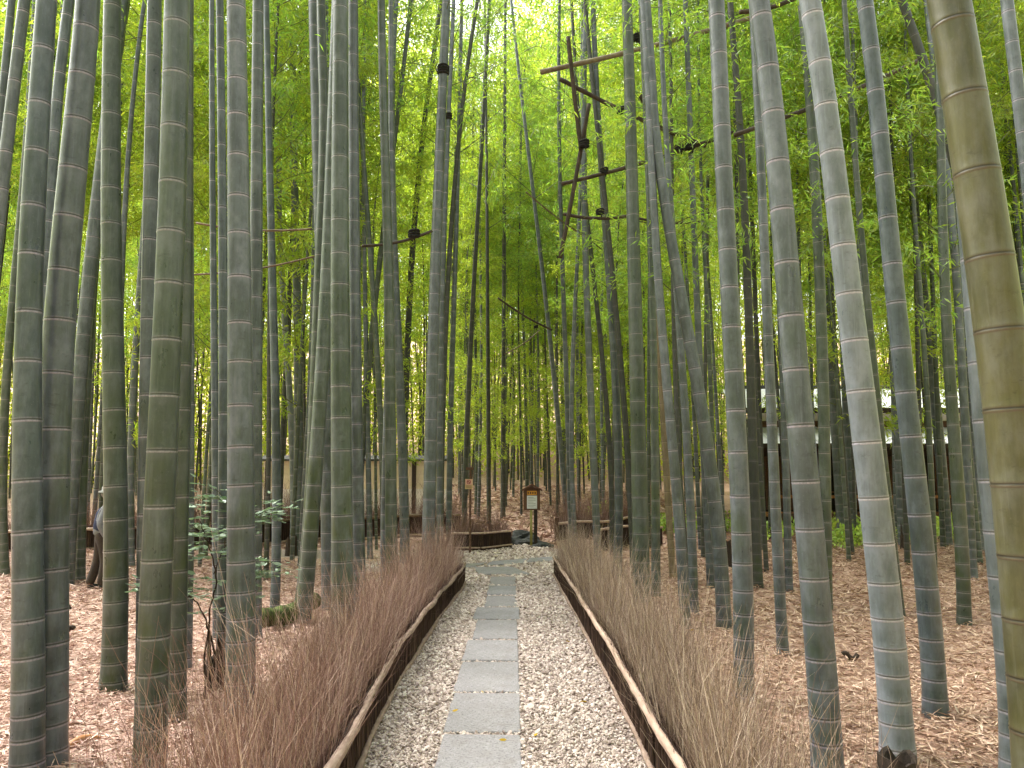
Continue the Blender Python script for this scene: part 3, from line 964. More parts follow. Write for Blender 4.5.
# far bamboo: shared prototypes
def far_proto(seed, Ht, r0, mat, crown0, dens, lean, leafm="leaf"):
    r_ = np.random.default_rng(seed)
    zs = np.linspace(0, Ht, 40)
    xs = lean * zs + .9 * np.clip((zs / Ht - .55) / .45, 0, 1) ** 2
    ys_ = .05 * np.sin(zs * .5 + seed)
    rad = lambda z: np.maximum(r0 * (1 - .85 * np.clip(z / Ht, 0, 1) ** 1.25), .004)
    cm = culm_mesh("culm", zs, xs, ys_, rad, M[mat], 9, .3, 0, seed)
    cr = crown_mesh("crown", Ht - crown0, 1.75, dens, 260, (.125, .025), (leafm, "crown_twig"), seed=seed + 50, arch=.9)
    return cm, cr, (np.interp(crown0, zs, xs), np.interp(crown0, zs, ys_), crown0), math.atan(lean)


protos = [far_proto(100, 15, .046, "grey", 6.5, 46, .03, "leaf_far"), far_proto(101, 17, .05, "green", 7.0, 48, -.02, "leaf_far"), far_proto(102, 14, .038, "dark", 5.6, 46, .04),
          far_proto(103, 18, .055, "grey", 8.0, 48, .0, "leaf_far"), far_proto(104, 12, .034, "green", 2.0, 54, -.03, "leaf_far"), far_proto(105, 16, .042, "dark", 6.4, 48, .025)]

ZONES = {
 "left": ("slender bamboo in the crowded middle stand left of the path", "middle stand left of the path"),
 "wall": ("slender bamboo with leafy crown beyond the cream wall", "stand beyond the cream wall"),
 "centre": ("thin dark bamboo in the far stand behind the roofed notice board", "far stand behind the notice board"),
 "right": ("slender bamboo in the crowded middle stand right of the path", "middle stand right of the path"),
 "house": ("slender leafy bamboo in the far stand behind the wooden house", "stand behind the wooden house"),
 "edge": ("slim leafy bamboo in the far stand right of centre", "far stand right of centre"),
}


def far_bamboo(x, y, zone, k_=None):
    if k_ is None:
        k_ = int(rng.choice(6, p=(.2, .2, .19, .19, .04, .18) if zone not in ('centre', 'edge') else (.14, .14, .15, .14, .28, .15)))
    cm, cr, cl, ang = protos[k_]
    root = empty("bamboo", (x, y, float(gz(x, y))))
    s_ = rng.uniform(.85, 1.2)
    root.scale = (s_, s_, s_ * rng.uniform(.95, 1.1))
    root.rotation_euler = (0, 0, rng.uniform(0, 2 * pi))
    tag(root, ZONES[zone][0], "bamboo", ZONES[zone][1])
    link("culm", cm, root)
    c = link("crown", cr, root, cl)
    c.rotation_euler = (0, ang, 0)
    feet.append((x, y, .1))


placed = np.array([[f_[0], f_[1]] for f_ in feet])


def scatter(zone, n_, xr, yr, mind, test):
    global placed
    got, tries = 0, 0
    while got < n_ and tries < 6000:
        tries += 1
        x, y = rng.uniform(*xr), rng.uniform(*yr)
        if abs(x) > y * .70 + 1.5 or not test(x, y):
            continue
        if np.min(np.hypot(placed[:, 0] - x, placed[:, 1] - y)) < mind:
            continue
        far_bamboo(x, y, zone)
        placed = np.vstack([placed, [x, y]])
        got += 1


scatter("left", 40, (-13, -1.4), (11.5, 20.5), .75, lambda x, y: x < -1.6 - max(0, (y - 11)) * .2 and not (abs(y - 17.6) < .35))
scatter("wall", 44, (-27, -1.5), (23.2, 38), 1.1, lambda x, y: True)
scatter("centre", 46, (-2.6, 3.4), (19.5, 38), .7, lambda x, y: not (x < -1.2 and y < 23))
scatter("right", 34, (2.2, 12), (11.5, 18.6), .8, lambda x, y: not (y < 14 and x < 3) and not (x > 5.5 and y > 18.4))
scatter("right", 14, (5.6, 13.5), (14.5, 19.6), .55, lambda x, y: True)
scatter("edge", 18, (2.2, 7.2), (19.8, 38), .9, lambda x, y: y > 27.5 or x < 4.6)
scatter("house", 28, (7, 28), (27.5, 40), 1.2, lambda x, y: True)

# the far wood that closes the view
def wood(nF, a0, a1, r0, r1, lw, per, h0=28.):
    ang = rng.uniform(a0, a1, nF)
    rr = rng.uniform(r0, r1, nF)
    P = np.c_[np.sin(ang) * rr, np.cos(ang) * rr, np.zeros(nF)]
    topz = h0 + 5 * np.sin(ang * 23) + 4 * np.sin(ang * 51 + rr * .4) + 2.5 * np.sin(ang * 97 + rr)
    P[:, 2] = gz(P[:, 0], P[:, 1]) + rng.uniform(0, 1, nF) ** .8 * topz
    cl = np.repeat(P, per, 0) + rng.normal(size=(nF * per, 3)) * .45
    return leaf_arrays(cl, rng.normal(size=(len(cl), 3)) + np.array([0, 0, -.5]), rng.uniform(.7, 1.25, len(cl)) * lw[0], rng.uniform(.7, 1.3, len(cl)) * lw[1], .1)


V, q = wood(92000, -.85, .85, 44, 62, (.29, .11), 7)
V1, q1 = wood(15000, .85, 2 * pi - .85, 30, 40, (.9, .4), 3, 14.)  # unseen leaf ring behind and beside the camera, added to cut low sky light
nT = 760
an = rng.uniform(-.8, .8, nT)
r2 = rng.uniform(40, 60, nT)
B0 = np.c_[np.sin(an) * r2, np.cos(an) * r2, np.zeros(nT)]
B0[:, 2] = gz(B0[:, 0], B0[:, 1]) - .1
V2, q2 = twig_arrays(B0, np.c_[rng.normal(size=(nT, 2)) * .04, np.ones(nT)], 15., .06, .03, 3)
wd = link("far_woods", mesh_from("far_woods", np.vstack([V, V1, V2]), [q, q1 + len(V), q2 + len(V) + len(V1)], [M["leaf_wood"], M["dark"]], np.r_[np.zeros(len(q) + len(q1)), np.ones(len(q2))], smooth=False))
tag(wd, "bright yellow green wood closing the view far beyond the bamboo", "woods", None, "stuff")


# the same grove carries on unseen around the viewer, added to block light
nB = 150
an = rng.uniform(0, 2 * pi, nB * 3)
r2 = rng.uniform(3.2, 26, nB * 3)
BX, BY = np.sin(an) * r2, np.cos(an) * r2
okb = ((BY < 1.0) | (np.abs(BX) > BY * .72 + 3.5)) & (np.abs(BX) > 1.3) & (BY < 24)
BX, BY = BX[okb][:nB], BY[okb][:nB]
nB = len(BX)
mbk = MB()
for q in range(nB):
    zz = np.linspace(-.1, 13, 6)
    ln_ = rng.normal(size=2) * .04
    mbk.tube(np.c_[BX[q] + ln_[0] * zz, BY[q] + ln_[1] * zz, zz], np.array([.062, .06, .055, .045, .03, .012]), 8, 1)
nl = 240
CP = np.repeat(np.c_[BX, BY, np.zeros(nB)], nl, 0)
CP[:, 2] = rng.uniform(3.2, 13.5, len(CP))
CP[:, :2] += rng.normal(size=(len(CP), 2)) * .8
CP = CP[(np.hypot(CP[:, 0], CP[:, 1]) > 3.2) & ((CP[:, 1] < -.5) | (np.abs(CP[:, 0]) > CP[:, 1] * .7 + 2.2))]
V, q = leaf_arrays(CP, rng.normal(size=(len(CP), 3)) - np.array([0, 0, .4]), rng.uniform(.25, .45, len(CP)), rng.uniform(.06, .12, len(CP)), .1)
mbk.add(V, q, 0)
tag(mbk.build("unseen_grove", [M["leaf"], M["green"]]), "unseen leafy bamboo grove carrying on behind and beside the view, added to block light", "bamboo grove", None, "stuff")


# ------------------------------------------------------------------ leaf litter
def litter(name, xr, n_near, mat, label, sign):
    nn = n_near
    y = 2.6 + 15.5 * rng.uniform(0, 1, nn) ** 1.35
    u = rng.uniform(0, 1, nn)
    edge = (lx(np.minimum(y, 11)) - .05) if sign < 0 else (rx(np.minimum(y, 11)) + .05)
    x = edge + sign * u * (np.abs(y * .72 + .8) - .6)
    if sign < 0:
        ok = ~((y > 11.3) & (x > np.interp(y, [11.3, 12.6, 14, 16.4, 17.4], [-.9, -2.4, -4.4, -5, -.5])))
    else:
        ok = ~((y > 11.3) & (x < np.interp(y, [11.3, 13, 14.4, 16.6, 17.6], [.9, 1.2, 1.4, 1.0, .4])))
    x, y = x[ok], y[ok]
    nn = len(x)
    th = rng.uniform(0, 2 * pi, nn)
    el = rng.normal(size=nn) * .22
    D = np.c_[np.cos(th) * np.cos(el), np.sin(th) * np.cos(el), np.sin(el)]
    P_ = np.c_[x, y, gz(x, y) + rng.uniform(.004, .04, nn)]
    sc = 1 + np.clip(y - 6, 0, 12) * .07
    L = rng.uniform(.045, .13, nn) * sc
    W = rng.uniform(.007, .017, nn) * sc
    # blades lie nearly flat
    Sd = np.c_[-np.sin(th), np.cos(th), rng.normal(size=nn) * .5]
    Sd = unit(Sd)
    Nn = np.cross(D, Sd)
    Lc, Wc = L[:, None], W[:, None]
    curl = rng.uniform(0, .35, nn)[:, None]
    V = np.stack([P_, P_ + D * Lc * .4 + Sd * Wc * .5 + Nn * Wc * curl, P_ + D * Lc, P_ + D * Lc * .4 - Sd * Wc * .5 + Nn * Wc * curl], 1).reshape(-1, 3)
    q = np.arange(nn)[:, None] * 4 + np.arange(4)[None]
    tag(link(name, mesh_from(name, V, [q], M[mat], smooth=False)), label, "leaf litter", None, "stuff")


litter("leaf_litter", None, 95000, "litter", "pinkish tan fallen bamboo leaves covering the ground left of the path", -1)
litter("leaf_litter", None, 95000, "litter_old", "orange brown fallen bamboo leaves covering the ground right of the path", 1)

nn = 16000
P = np.c_[rng.uniform(-6, 7, nn), 17.4 + 24 * rng.uniform(0, 1, nn) ** 1.4, np.zeros(nn)]
P = P[(P[:, 0] > -1.6) | (P[:, 1] > 22.6)]
P[:, 2] = gz(P[:, 0], P[:, 1]) + .03
D = rng.normal(size=(len(P), 3)) * np.array([1, 1, .25])
V, q = leaf_arrays(P, D, rng.uniform(.14, .3, len(P)), rng.uniform(.03, .07, len(P)), 0)
tag(link("leaf_litter", mesh_from("leaf_litter", V, [q], M["litter"], smooth=False)), "pinkish fallen leaves on the slope behind the roofed notice board", "leaf litter", None, "stuff")

# a few yellow leaves on gravel and litter
for (px, py) in ((483, 697), (507, 745), (566, 644), (587, 706), (689, 633), (452, 716), (534, 741), (574, 626)):
    g = gpt(px, py)
    V, q = leaf_arrays(np.array([[0, 0, .03]]), rng.normal(size=(1, 3)) * np.array([1, 1, .1]), .05, .016, 0, True)
    tag(link("fallen_leaf", mesh_from("fallen_leaf", V, [q], M["yellowleaf"], smooth=False), None, g), "small yellow leaf fallen on the pale path or beside it", "leaf", "yellow leaves dropped about the path")


# ------------------------------------------------------------------ low brush fences
def along(line, s_):
    d_ = np.r_[0, np.cumsum(np.linalg.norm(np.diff(line, axis=0), axis=1))]
    x = np.interp(s_, d_, line[:, 0])
    y = np.interp(s_, d_, line[:, 1])
    x2 = np.interp(s_ + .05, d_, line[:, 0]) - np.interp(s_ - .05, d_, line[:, 0])
    y2 = np.interp(s_ + .05, d_, line[:, 1]) - np.interp(s_ - .05, d_, line[:, 1])
    t = unit(np.c_[x2, y2])
    return np.c_[x, y], t, d_[-1]


def brush_fence(line, h, side, label, rail_mats, per_m=420, posts=(), rail_r=.022, rails=True, low_rail=True, thick=.03, wav=.012):
    """side: +1 when the path lies to the right of the line's direction"""
    line = np.asarray(line, float)
    _, _, Ltot = along(line, np.array([0.]))
    root = empty("brush_fence", (line[0, 0], line[0, 1], float(gz(*line[0]))))
    base = np.array([line[0, 0], line[0, 1], float(gz(*line[0]))])
    tag(root, label, "fence", "low brushwood fences", "thing")
    s_ = np.linspace(0, Ltot, max(8, int(Ltot * 4)))
    c, t, _ = along(line, s_)
    nrm = np.c_[t[:, 1], -t[:, 0]] * side
    zg = gz(c[:, 0], c[:, 1])
    # core strip with thickness
    hw = thick * .5
    rows = []
    for (o_, z_) in ((-hw, -.05), (-hw, h * .93), (hw, h * .93), (hw, -.05)):
        p = c + nrm * o_
        rows.append(np.c_[p, zg + z_])
    V = np.stack(rows, 1).reshape(-1, 3) - base
    n_ = len(s_)
    k = np.arange(n_ - 1)[:, None] * 4
    q = np.concatenate([np.concatenate([k + a_, k + (a_ + 1) % 4, k + 4 + (a_ + 1) % 4, k + 4 + a_], 1) for a_ in range(4)])
    nt = int(Ltot * per_m)
    st = rng.uniform(0, Ltot, nt)
    c2, t2, _ = along(line, st)
    n2 = np.c_[t2[:, 1], -t2[:, 0]] * side
    off = rng.uniform(-1, 1, nt)
    off = np.sign(off) * (hw + .002 + .012 * np.abs(off))
    P_ = np.c_[c2 + n2 * off[:, None], gz(c2[:, 0], c2[:, 1]) - .02] - base
    D_ = np.c_[t2 * rng.normal(size=(nt, 1)) * .06, np.ones(nt)]
    V2, q2 = twig_arrays(P_, D_, h * rng.uniform(.9, 1.2, nt), rng.uniform(.0025, .0055, nt), .02, 2)
    me = mesh_from("brush_panel", np.vstack([V, V2]), [q, q2 + len(V)], [M["core"], M["brush"]], np.r_[np.zeros(len(q)), np.ones(len(q2))], smooth=False)
    link("brush_panel", me, root)
    if rails:
        def rail(name, zz, off_, r, mat, wob):
            ss = np.linspace(0, Ltot, max(8, int(Ltot * 10)))
            c3, t3, _ = along(line, ss)
            n3 = np.c_[t3[:, 1], -t3[:, 0]] * side
            wv = wob * (np.sin(ss * 2.1 + off_ * 40) + .6 * np.sin(ss * 4.7 + 1)) + wob * .25 * rng.normal(size=len(ss))
            wz = wob * (np.cos(ss * 1.7 + zz * 30) + .5 * np.sin(ss * 5.3)) * .7
            P3 = np.c_[c3 + n3 * (off_ + wv)[:, None], gz(c3[:, 0], c3[:, 1]) + zz + wz] - base
            rr = r * (1 + .14 * np.sin(ss * 3.1) + .1 * rng.normal(size=len(ss)))
            if mat == "cane":
                rr = r * np.where((np.arange(len(ss)) % 3) == 0, 1.14, 1.0)
            mb = MB().tube(P3, rr, 10)
            return mb.build(name, M[mat], root, True)
        rail("top_rail", h, hw + rail_r * .7, rail_r, rail_mats[0], wav)
        if low_rail:
            rail("bottom_rail", .035 if rail_r > .0205 else .075, hw + rail_r * .8, rail_r * .85, rail_mats[1], wav)
    for sp_ in posts:
        c4, t4, _ = along(line, np.array([sp_ * Ltot]))
        z4 = float(gz(*c4[0]))
        p = np.array([c4[0, 0], c4[0, 1], z4]) - base
        w_ = .045
        MB().box(p[0] - w_, p[0] + w_, p[1] - w_, p[1] + w_, p[2] - .1, p[2] + h * 1.35, bev=.008).build("post", M["redwood"], root)
    return root


brush_fence(LL, .285, 1, "low dark brushwood fence with knobbly branch rails left of the path", ("branch", "branch"), 520, rail_r=.022, wav=.011)
brush_fence(RL, .295, -1, "low dark brushwood fence with a pale cane top rail right of the path", ("cane", "branch"), 520, rail_r=.021, wav=.006)


def gl(*pts):
    return [gpt(*p)[:2] for p in pts]


brush_fence(gl((452, 551), (480, 551.5), (511, 548)), .36, 1, "short dark fence panel with pale rails beyond the junction, beside the rock", ("cane", "cane"), 220, rail_r=.02, wav=.004)
brush_fence(gl((128, 552), (214, 549), (330, 540), (460, 537.5)), .5, 1, "long dark fence with a twiggy top below the cream wall", ("pole", "cane"), 160, rail_r=.03, low_rail=True, wav=.006)
brush_fence(gl((-90, 552), (40, 551), (140, 549)), .42, 1, "dark fence behind the walking person at the far left", ("cane", "pole"), 160, rail_r=.03, wav=.006)
brush_fence(np.array([gpt(557, 543)[:2], [2.1, 18.4], [3.6, 20.2]]), .42, 1, "fence with a reddish end post climbing away right of the sign", ("cane", "cane"), 200, posts=(0.0,), rail_r=.03, low_rail=False, wav=.004)
brush_fence(gl((596, 552), (628, 548), (662, 546)), .45, 1, "short blackish fence half hidden behind the right hedge culms", ("cane", "pole"), 200, rail_r=.025, low_rail=False, wav=.004)


# dry upright twigs behind the fences
def twigs(name, lab, line, side, n_, depth, hgt, mat="twig", rmax=.0031):
    line = np.asarray(line, float)
    _, _, Lt = along(line, np.array([0.]))
    nt_ = max(12, n_ // 11)
    ts = rng.uniform(0, Lt, nt_)
    wd_ = np.interp(ts / Lt, [0, .35, 1], depth)
    tu = rng.beta(.8, 1.5, nt_) * wd_
    pick = rng.integers(0, nt_, n_)
    s_ = np.clip(ts[pick] + rng.normal(size=n_) * .045, 0, Lt)
    u = np.abs(tu[pick] + rng.normal(size=n_) * .045)
    c, t, _ = along(line, s_)
    nrm = np.c_[t[:, 1], -t[:, 0]] * side
    p = c - nrm * (.035 + u)[:, None]
    P_ = np.c_[p, gz(p[:, 0], p[:, 1]) - .01]
    tl = rng.normal(size=(nt_, 2)) * .13
    th_ = np.clip(np.exp(rng.normal(size=nt_) * .3), .45, 1.5)
    az = rng.uniform(0, 2 * pi, n_)
    ln = np.c_[np.cos(az), np.sin(az)] * (rng.uniform(0, 1, n_) ** 1.4 * .25)[:, None]
    D_ = np.c_[tl[pick] + ln - nrm * .06, np.ones(n_)]
    hh = hgt * th_[pick] * rng.uniform(.55, 1.2, n_) * (1 - .3 * u / max(depth))
    V, q = twig_arrays(P_, D_, hh, rng.uniform(.0013, rmax, n_), .13, 4)
    m_ = int(n_ * 1.9)
    idx = rng.integers(0, n_, m_)
    tt = rng.uniform(.25, .9, m_)
    Dn = unit(D_[idx])
    P2 = P_[idx] + Dn * (hh[idx] * tt)[:, None]
    D2 = Dn + rng.normal(size=(m_, 3)) * np.array([.38, .38, .3])
    V2, q2 = twig_arrays(P2, D2, hh[idx] * rng.uniform(.15, .45, m_), rmax * .36, .16, 2)
    tag(link(name, mesh_from(name, np.vstack([V, V2]), [q, q2 + len(V)], M[mat], smooth=False)), lab, "dry twigs", None, "stuff")


twigs("dry_twigs", "upright reddish brown dry twigs crowded behind the left path fence", LL[LL[:, 1] > 2.8], 1, 8000, (.95, .52, .4), .62)
twigs("dry_twigs", "upright tan dry twigs crowded behind the right path fence", RL[RL[:, 1] > 2.8], -1, 7600, (.6, .48, .4), .6, "twig_tan")
twigs("dry_twigs", "reddish dry twigs above the short centre fence", gl((452, 550), (480, 550), (509, 547)), 1, 800, (.5, .5, .5), .62, "twig_far", .009)
twigs("dry_twigs", "reddish dry twigs above the long fence below the cream wall", gl((130, 551), (222, 548), (330, 539), (460, 537)), 1, 3400, (.8, .8, .8), 1.0, "twig_far", .009)
twigs("dry_twigs", "reddish dry twigs above the fence behind the walking person", gl((-90, 551), (40, 550), (140, 548)), 1, 1800, (.7, .7, .7), .75, "twig_far", .009)
twigs("dry_twigs", "reddish dry twigs above the climbing fence right of the sign", [gpt(563, 542)[:2], [2.1, 18.6], [3.6, 20.4]], 1, 1600, (.6, .6, .6), .85, "twig_far", .009)


# ------------------------------------------------------------------ notice boards
def notice_board():
    b = gpt(532, 546)
    root = empty("notice_board", b)
    tag(root, "brown roofed notice board with orange label and white sheet on a post", "sign")
    s_ = (b[1] * cp) / F           # metres per pixel at that depth
    hb = lambda py: at_depth(532, py, b[1])[2]
    w = 8.2 * s_
    z0, z1 = hb(510), hb(490)
    MB().box(-w, w, -.025, .025, z0, z1, bev=.006).build("board", M["signwood"], root)
    # gabled roof with real thickness
    rw, zt = w * 1.22, hb(484.2)
    prof = np.array([[-rw, z1 - .03], [0, zt - .03], [rw, z1 - .03], [rw, z1 + .015], [0, zt + .015], [-rw, z1 + .015]])
    V = np.vstack([np.c_[prof[:, 0], np.full(6, -.11), prof[:, 1]], np.c_[prof[:, 0], np.full(6, .11), prof[:, 1]]])
    q = [[k, (k + 1) % 6, 6 + (k + 1) % 6, 6 + k] for k in range(6)] + [[0, 5, 4, 1], [1, 4, 3, 2], [6, 7, 10, 11], [7, 8, 9, 10]]
    MB().add(V, np.array(q)).build("roof", M["signwood"], root)
    prof2 = np.array([[-w, z1], [w, z1], [0, zt - .04]])
    V = np.vstack([np.c_[prof2[:, 0], np.full(3, -.02), prof2[:, 1]], np.c_[prof2[:, 0], np.full(3, .02), prof2[:, 1]]])
    MB().add(V, [np.array([[0, 1, 2], [5, 4, 3]]), np.array([[0, 3, 4, 1], [1, 4, 5, 2], [2, 5, 3, 0]])]).build("gable", M["signwood"], root)
    lb = MB().box(-w * .58, w * .58, -.034, -.0255, hb(495), hb(490.8)).build("label_plate", M["orange"], root)
    k = MB()
    for x in (-.55, -.2, .15, .5):
        k.box(x * w * .8 - .012, x * w * .8 + .012, -.037, -.0345, hb(494), hb(491.8))
        k.box(x * w * .8 - .02, x * w * .8 + .02, -.037, -.0345, hb(493.2), hb(492.7))
    k.build("lettering", M["redwood"], lb)
    pp_ = MB().box(-w * .6, w * .62, -.032, -.0255, hb(508.6), hb(495.6)).build("paper_sheet", M["paper"], root)
    k = MB()
    for r_, (ya, yb) in enumerate(((497, 497.5), (498.6, 499), (500.2, 500.6), (501.8, 502.2), (503.4, 503.8), (505, 505.4), (506.6, 507))):
        k.box(-w * .45, w * (.45 if r_ % 3 else .2), -.0345, -.0325, hb(yb), hb(ya))
    k.build("lettering", M["ink"], pp_)
    MB().tube([[-.02, -.06, -.1], [-.02, -.06, hb(510)]], .028, 10).build("post", M["yellowcane"], root, True)
    MB().box(.045, .12, .03, .1, -.1, hb(494), bev=.006).build("post", M["darkwood"], root)


notice_board()


def small_sign():
    b = gpt(470, 554)
    root = empty("small_sign", b)
    tag(root, "small pink and tan warning card on a thin brown post with tiny roof", "sign")
    hb = lambda py: at_depth(470, py, b[1])[2]
    s_ = b[1] / F
    MB().box(-.022, .022, -.022, .022, -.1, hb(468), bev=.005).build("post", M["redwood"], root)
    MB().box(-4.4 * s_, 3.0 * s_, -.05, .05, hb(470), hb(467.2), bev=.006).build("roof", M["redwood"], root)
    x0, x1 = -5.2 * s_, 2.2 * s_
    c = MB().box(x0, x1, -.034, -.0225, hb(489), hb(479)).build("card", M["tancard"], root)
    u = MB().box(x0 + .008, x1 - .008, -.038, -.0345, hb(484.6), hb(479.4)).build("warning_panel", M["pinkcard"], c)
    k = MB()
    xm = (x0 + x1) / 2
    th = np.linspace(0, 2 * pi, 17)
    rz = (hb(480) - hb(484)) * .42
    zc = (hb(480) + hb(484)) / 2
    k.tube(np.c_[xm + rz * np.cos(th), np.full(17, -.041), zc + rz * np.sin(th)], .007, 5, cap=False)
    k.tube([[xm - rz * .7, -.041, zc + rz * .7], [xm + rz * .7, -.041, zc - rz * .7]], .007, 5)
    k.build("symbol", M["redink"], c)
    k = MB()
    for ya in (485.6, 486.6, 487.6):
        k.box(x0 + .02, x1 - .02, -.037, -.0345, hb(ya + .35), hb(ya))
    k.build("lettering", M["redwood"], c)


small_sign()


# ------------------------------------------------------------------ rocks, logs, stumps
def lump(name, size, loc, mat, label, cat, amp=.22, seed=0, n=(28, 18), group=None, rot=0.0, parent=None):
    r_ = np.random.default_rng(seed)
    th = np.linspace(0, 2 * pi, n[0], endpoint=False)
    phv = np.linspace(0, pi, n[1])[1:-1]
    T, Ph = np.meshgrid(th, phv)
    d_ = np.stack([np.cos(T) * np.sin(Ph), np.sin(T) * np.sin(Ph), np.cos(Ph)], -1)
    f_ = np.ones(T.shape)
    for k in range(9):
        w = r_.normal(size=3) * (1.5 + k * .7)
        f_ = f_ + amp / (1 + .45 * k) * np.sin(d_ @ w + r_.uniform(0, 6))
    f_ = np.round(f_ * 9) / 9 * .5 + f_ * .5
    V = (d_ * f_[..., None]) * np.array(size)
    c, s = cos(rot), sin(rot)
    V = np.stack([V[..., 0] * c - V[..., 1] * s, V[..., 0] * s + V[..., 1] * c, V[..., 2]], -1)
    m_, n_ = T.shape
    Vv = np.vstack([V.reshape(-1, 3), [[0, 0, size[2] * f_[0].mean()]], [[0, 0, -size[2] * f_[-1].mean()]]])
    q = []
    for a_ in range(m_ - 1):
        for b_ in range(n_):
            q.append([a_ * n_ + b_, (a_ + 1) * n_ + b_, (a_ + 1) * n_ + (b_ + 1) % n_, a_ * n_ + (b_ + 1) % n_])
    tr = [[m_ * n_, b_, (b_ + 1) % n_] for b_ in range(n_)] + [[m_ * n_ + 1, (m_ - 1) * n_ + (b_ + 1) % n_, (m_ - 1) * n_ + b_] for b_ in range(n_)]
    o = link(name, mesh_from(name, Vv, [np.array(q), np.array(tr)], mat, smooth=False), parent, loc)
    if label:
        tag(o, label, cat, group)
    return o


g = gpt(527, 546)
lump("rock", (.36, .3, .2), (g[0] - .04, g[1] + .42, .06), M["rock"], "large dark angular rock at the foot of the roofed notice board", "rock", seed=3, rot=.3)
g = gpt(545, 548)
lump("rock", (.22, .12, .07), (g[0] - .05, g[1] + .1, .03), M["rock"], "small flat dark rock lying right of the notice board post", "rock", seed=8, rot=-.4)


def log(name, pa, pb, r, mat, label, cat="log", seed=0, zoff=0., bumps=.1, sides=12):
    r_ = np.random.default_rng(seed)
    A, B = np.array(pa, float), np.array(pb, float)
    t = np.linspace(0, 1, 14)
    P_ = A + (B - A) * t[:, None]
    P_[:, 2] += .03 * np.sin(t * 6 + seed)
    R = r * (1 + bumps * r_.normal(size=14))
    o = MB().tube(P_, R, sides).build(name, mat, None, True)
    return tag(o, label, cat)


a, b = gpt(262, 632), gpt(314, 615)
log("log", (a[0], a[1], .11), (b[0], b[1], .13), .1, M["moss_log"], "fallen mossy log lying behind the left dry twigs", seed=2)
a, b = gpt(60, 634), gpt(74, 634)
log("stick", (a[0], a[1], .03), (b[0], b[1], .04), .022, M["bark"], "short dark stick on the pink leaves at the left", "stick", 3)
a, b = gpt(62, 612), gpt(70, 611)
log("stick", (a[0], a[1], .03), (b[0], b[1], .04), .018, M["bark"], "tiny dark stick lying beyond the short dark one", "stick", 4)
a, b = gpt(52, 762), gpt(108, 742)
log("split_bamboo", (a[0], a[1], .035), (b[0], b[1], .045), .022, M["orangewood"], "reddish split bamboo lath lying at the lower left", "lath", 5, bumps=.03)
a, b = gpt(55, 738), gpt(106, 725)
log("stick", (a[0], a[1], .03), (b[0], b[1], .035), .009, M["branch"], "long thin pale stick behind the reddish lath", "stick", 6, bumps=.05)
a, b = gpt(843, 659), gpt(858, 659)
log("stick", (a[0], a[1], .02), (b[0], b[1], .03), .02, M["bark"], "dark bark scrap on brown leaves right of the thick leaning bamboo", "stick", 7)


def stump(px, py, w, h, label, mat="bark", seed=0, jag=.25):
    g = gpt(px, py)
    r = w / 2 / F * g[1]
    hh = h / F * g[1]
    r_ = np.random.default_rng(seed)
    n_ = 16
    th = np.arange(n_) * 2 * pi / n_
    rows = []
    jz = hh * (1 + jag * r_.normal(size=n_))
    for (t, k_) in ((-.1, 1.15), (0, 1.12), (.5, 1.0), (1, .95)):
        rows.append(np.c_[r * k_ * np.cos(th), r * k_ * np.sin(th), t * jz])
    rows.append(np.c_[r * .7 * np.cos(th), r * .7 * np.sin(th), jz * .96])
    rows.append(np.c_[r * .62 * np.cos(th), r * .62 * np.sin(th), jz * .5])
    V = np.vstack(rows)
    q = []
    for k_ in range(5):
        for j_ in range(n_):
            q.append([k_ * n_ + j_, k_ * n_ + (j_ + 1) % n_, (k_ + 1) * n_ + (j_ + 1) % n_, (k_ + 1) * n_ + j_])
    o = link("stump", mesh_from("stump", V, [np.array(q), np.array([[5 * n_ + j_ for j_ in range(n_)]])], M[mat], smooth=False), None, (g[0], g[1], float(gz(g[0], g[1]))))
    tag(o, label, "stump", "cut bamboo stumps", "thing")


stump(899, 797, 36, 41, "dark broken bamboo stump at the bottom edge before the pale bamboo", seed=1, jag=.12)
stump(727, 570, 10, 28, "black cut stump behind the thick upright grey bamboo", seed=2, jag=.06)
stump(905, 550, 8, 14, "small brown stump at the edge of the bright green plants", seed=3)
stump(291, 556, 11, 16, "black cut stump under the curved pale bamboo", seed=4, jag=.15)
stump(216, 690, 20, 38, "rotten brown stump between thin bamboos at the leafy shrub's foot", seed=5, jag=.3)
stump(586, 700 - 88, 9, 14, "small dark stump in the right dry twigs", seed=6)


# ------------------------------------------------------------------ lashed poles overhead
def pole_frame(label, D, poles, ties, loc_px):
    root = empty("pole_frame", (at_depth(loc_px[0], loc_px[1], D)))
    base = np.array(root.location)
    tag(root, label, "pole frame")
    for (p0, p1, r, mat, dy) in poles:
        A = at_depth(p0[0], p0[1], D + dy[0]) - base
        B = at_depth(p1[0], p1[1], D + dy[1]) - base
        t = np.linspace(0, 1, 25)
        P_ = A + (B - A) * t[:, None]
        P_[:, 2] -= .05 * np.sin(t * pi)
        R = np.where(np.arange(25) % 4 == 0, r * 1.1, r)
        MB().tube(P_, R, 9).build("pole", M[mat], root, True)
    for (px, py, r, dy) in ties:
        c = at_depth(px, py, D + dy) - base
        mb = MB()
        for l in range(3):
            th = np.linspace(0, 2 * pi, 13)
            mb.tube(np.c_[c[0] + r * np.cos(th), c[1] + r * np.sin(th), c[2] + (l - 1) * r * .5 + .01 * np.sin(th + l)], r * .32, 5, cap=False)
        mb.tube([[c[0], c[1] - r, c[2]], [c[0] + r * .4, c[1] - r * 1.1, c[2] - r * 2.2]], .008, 4)
        mb.build("rope_tie", M["rope"], root, True)


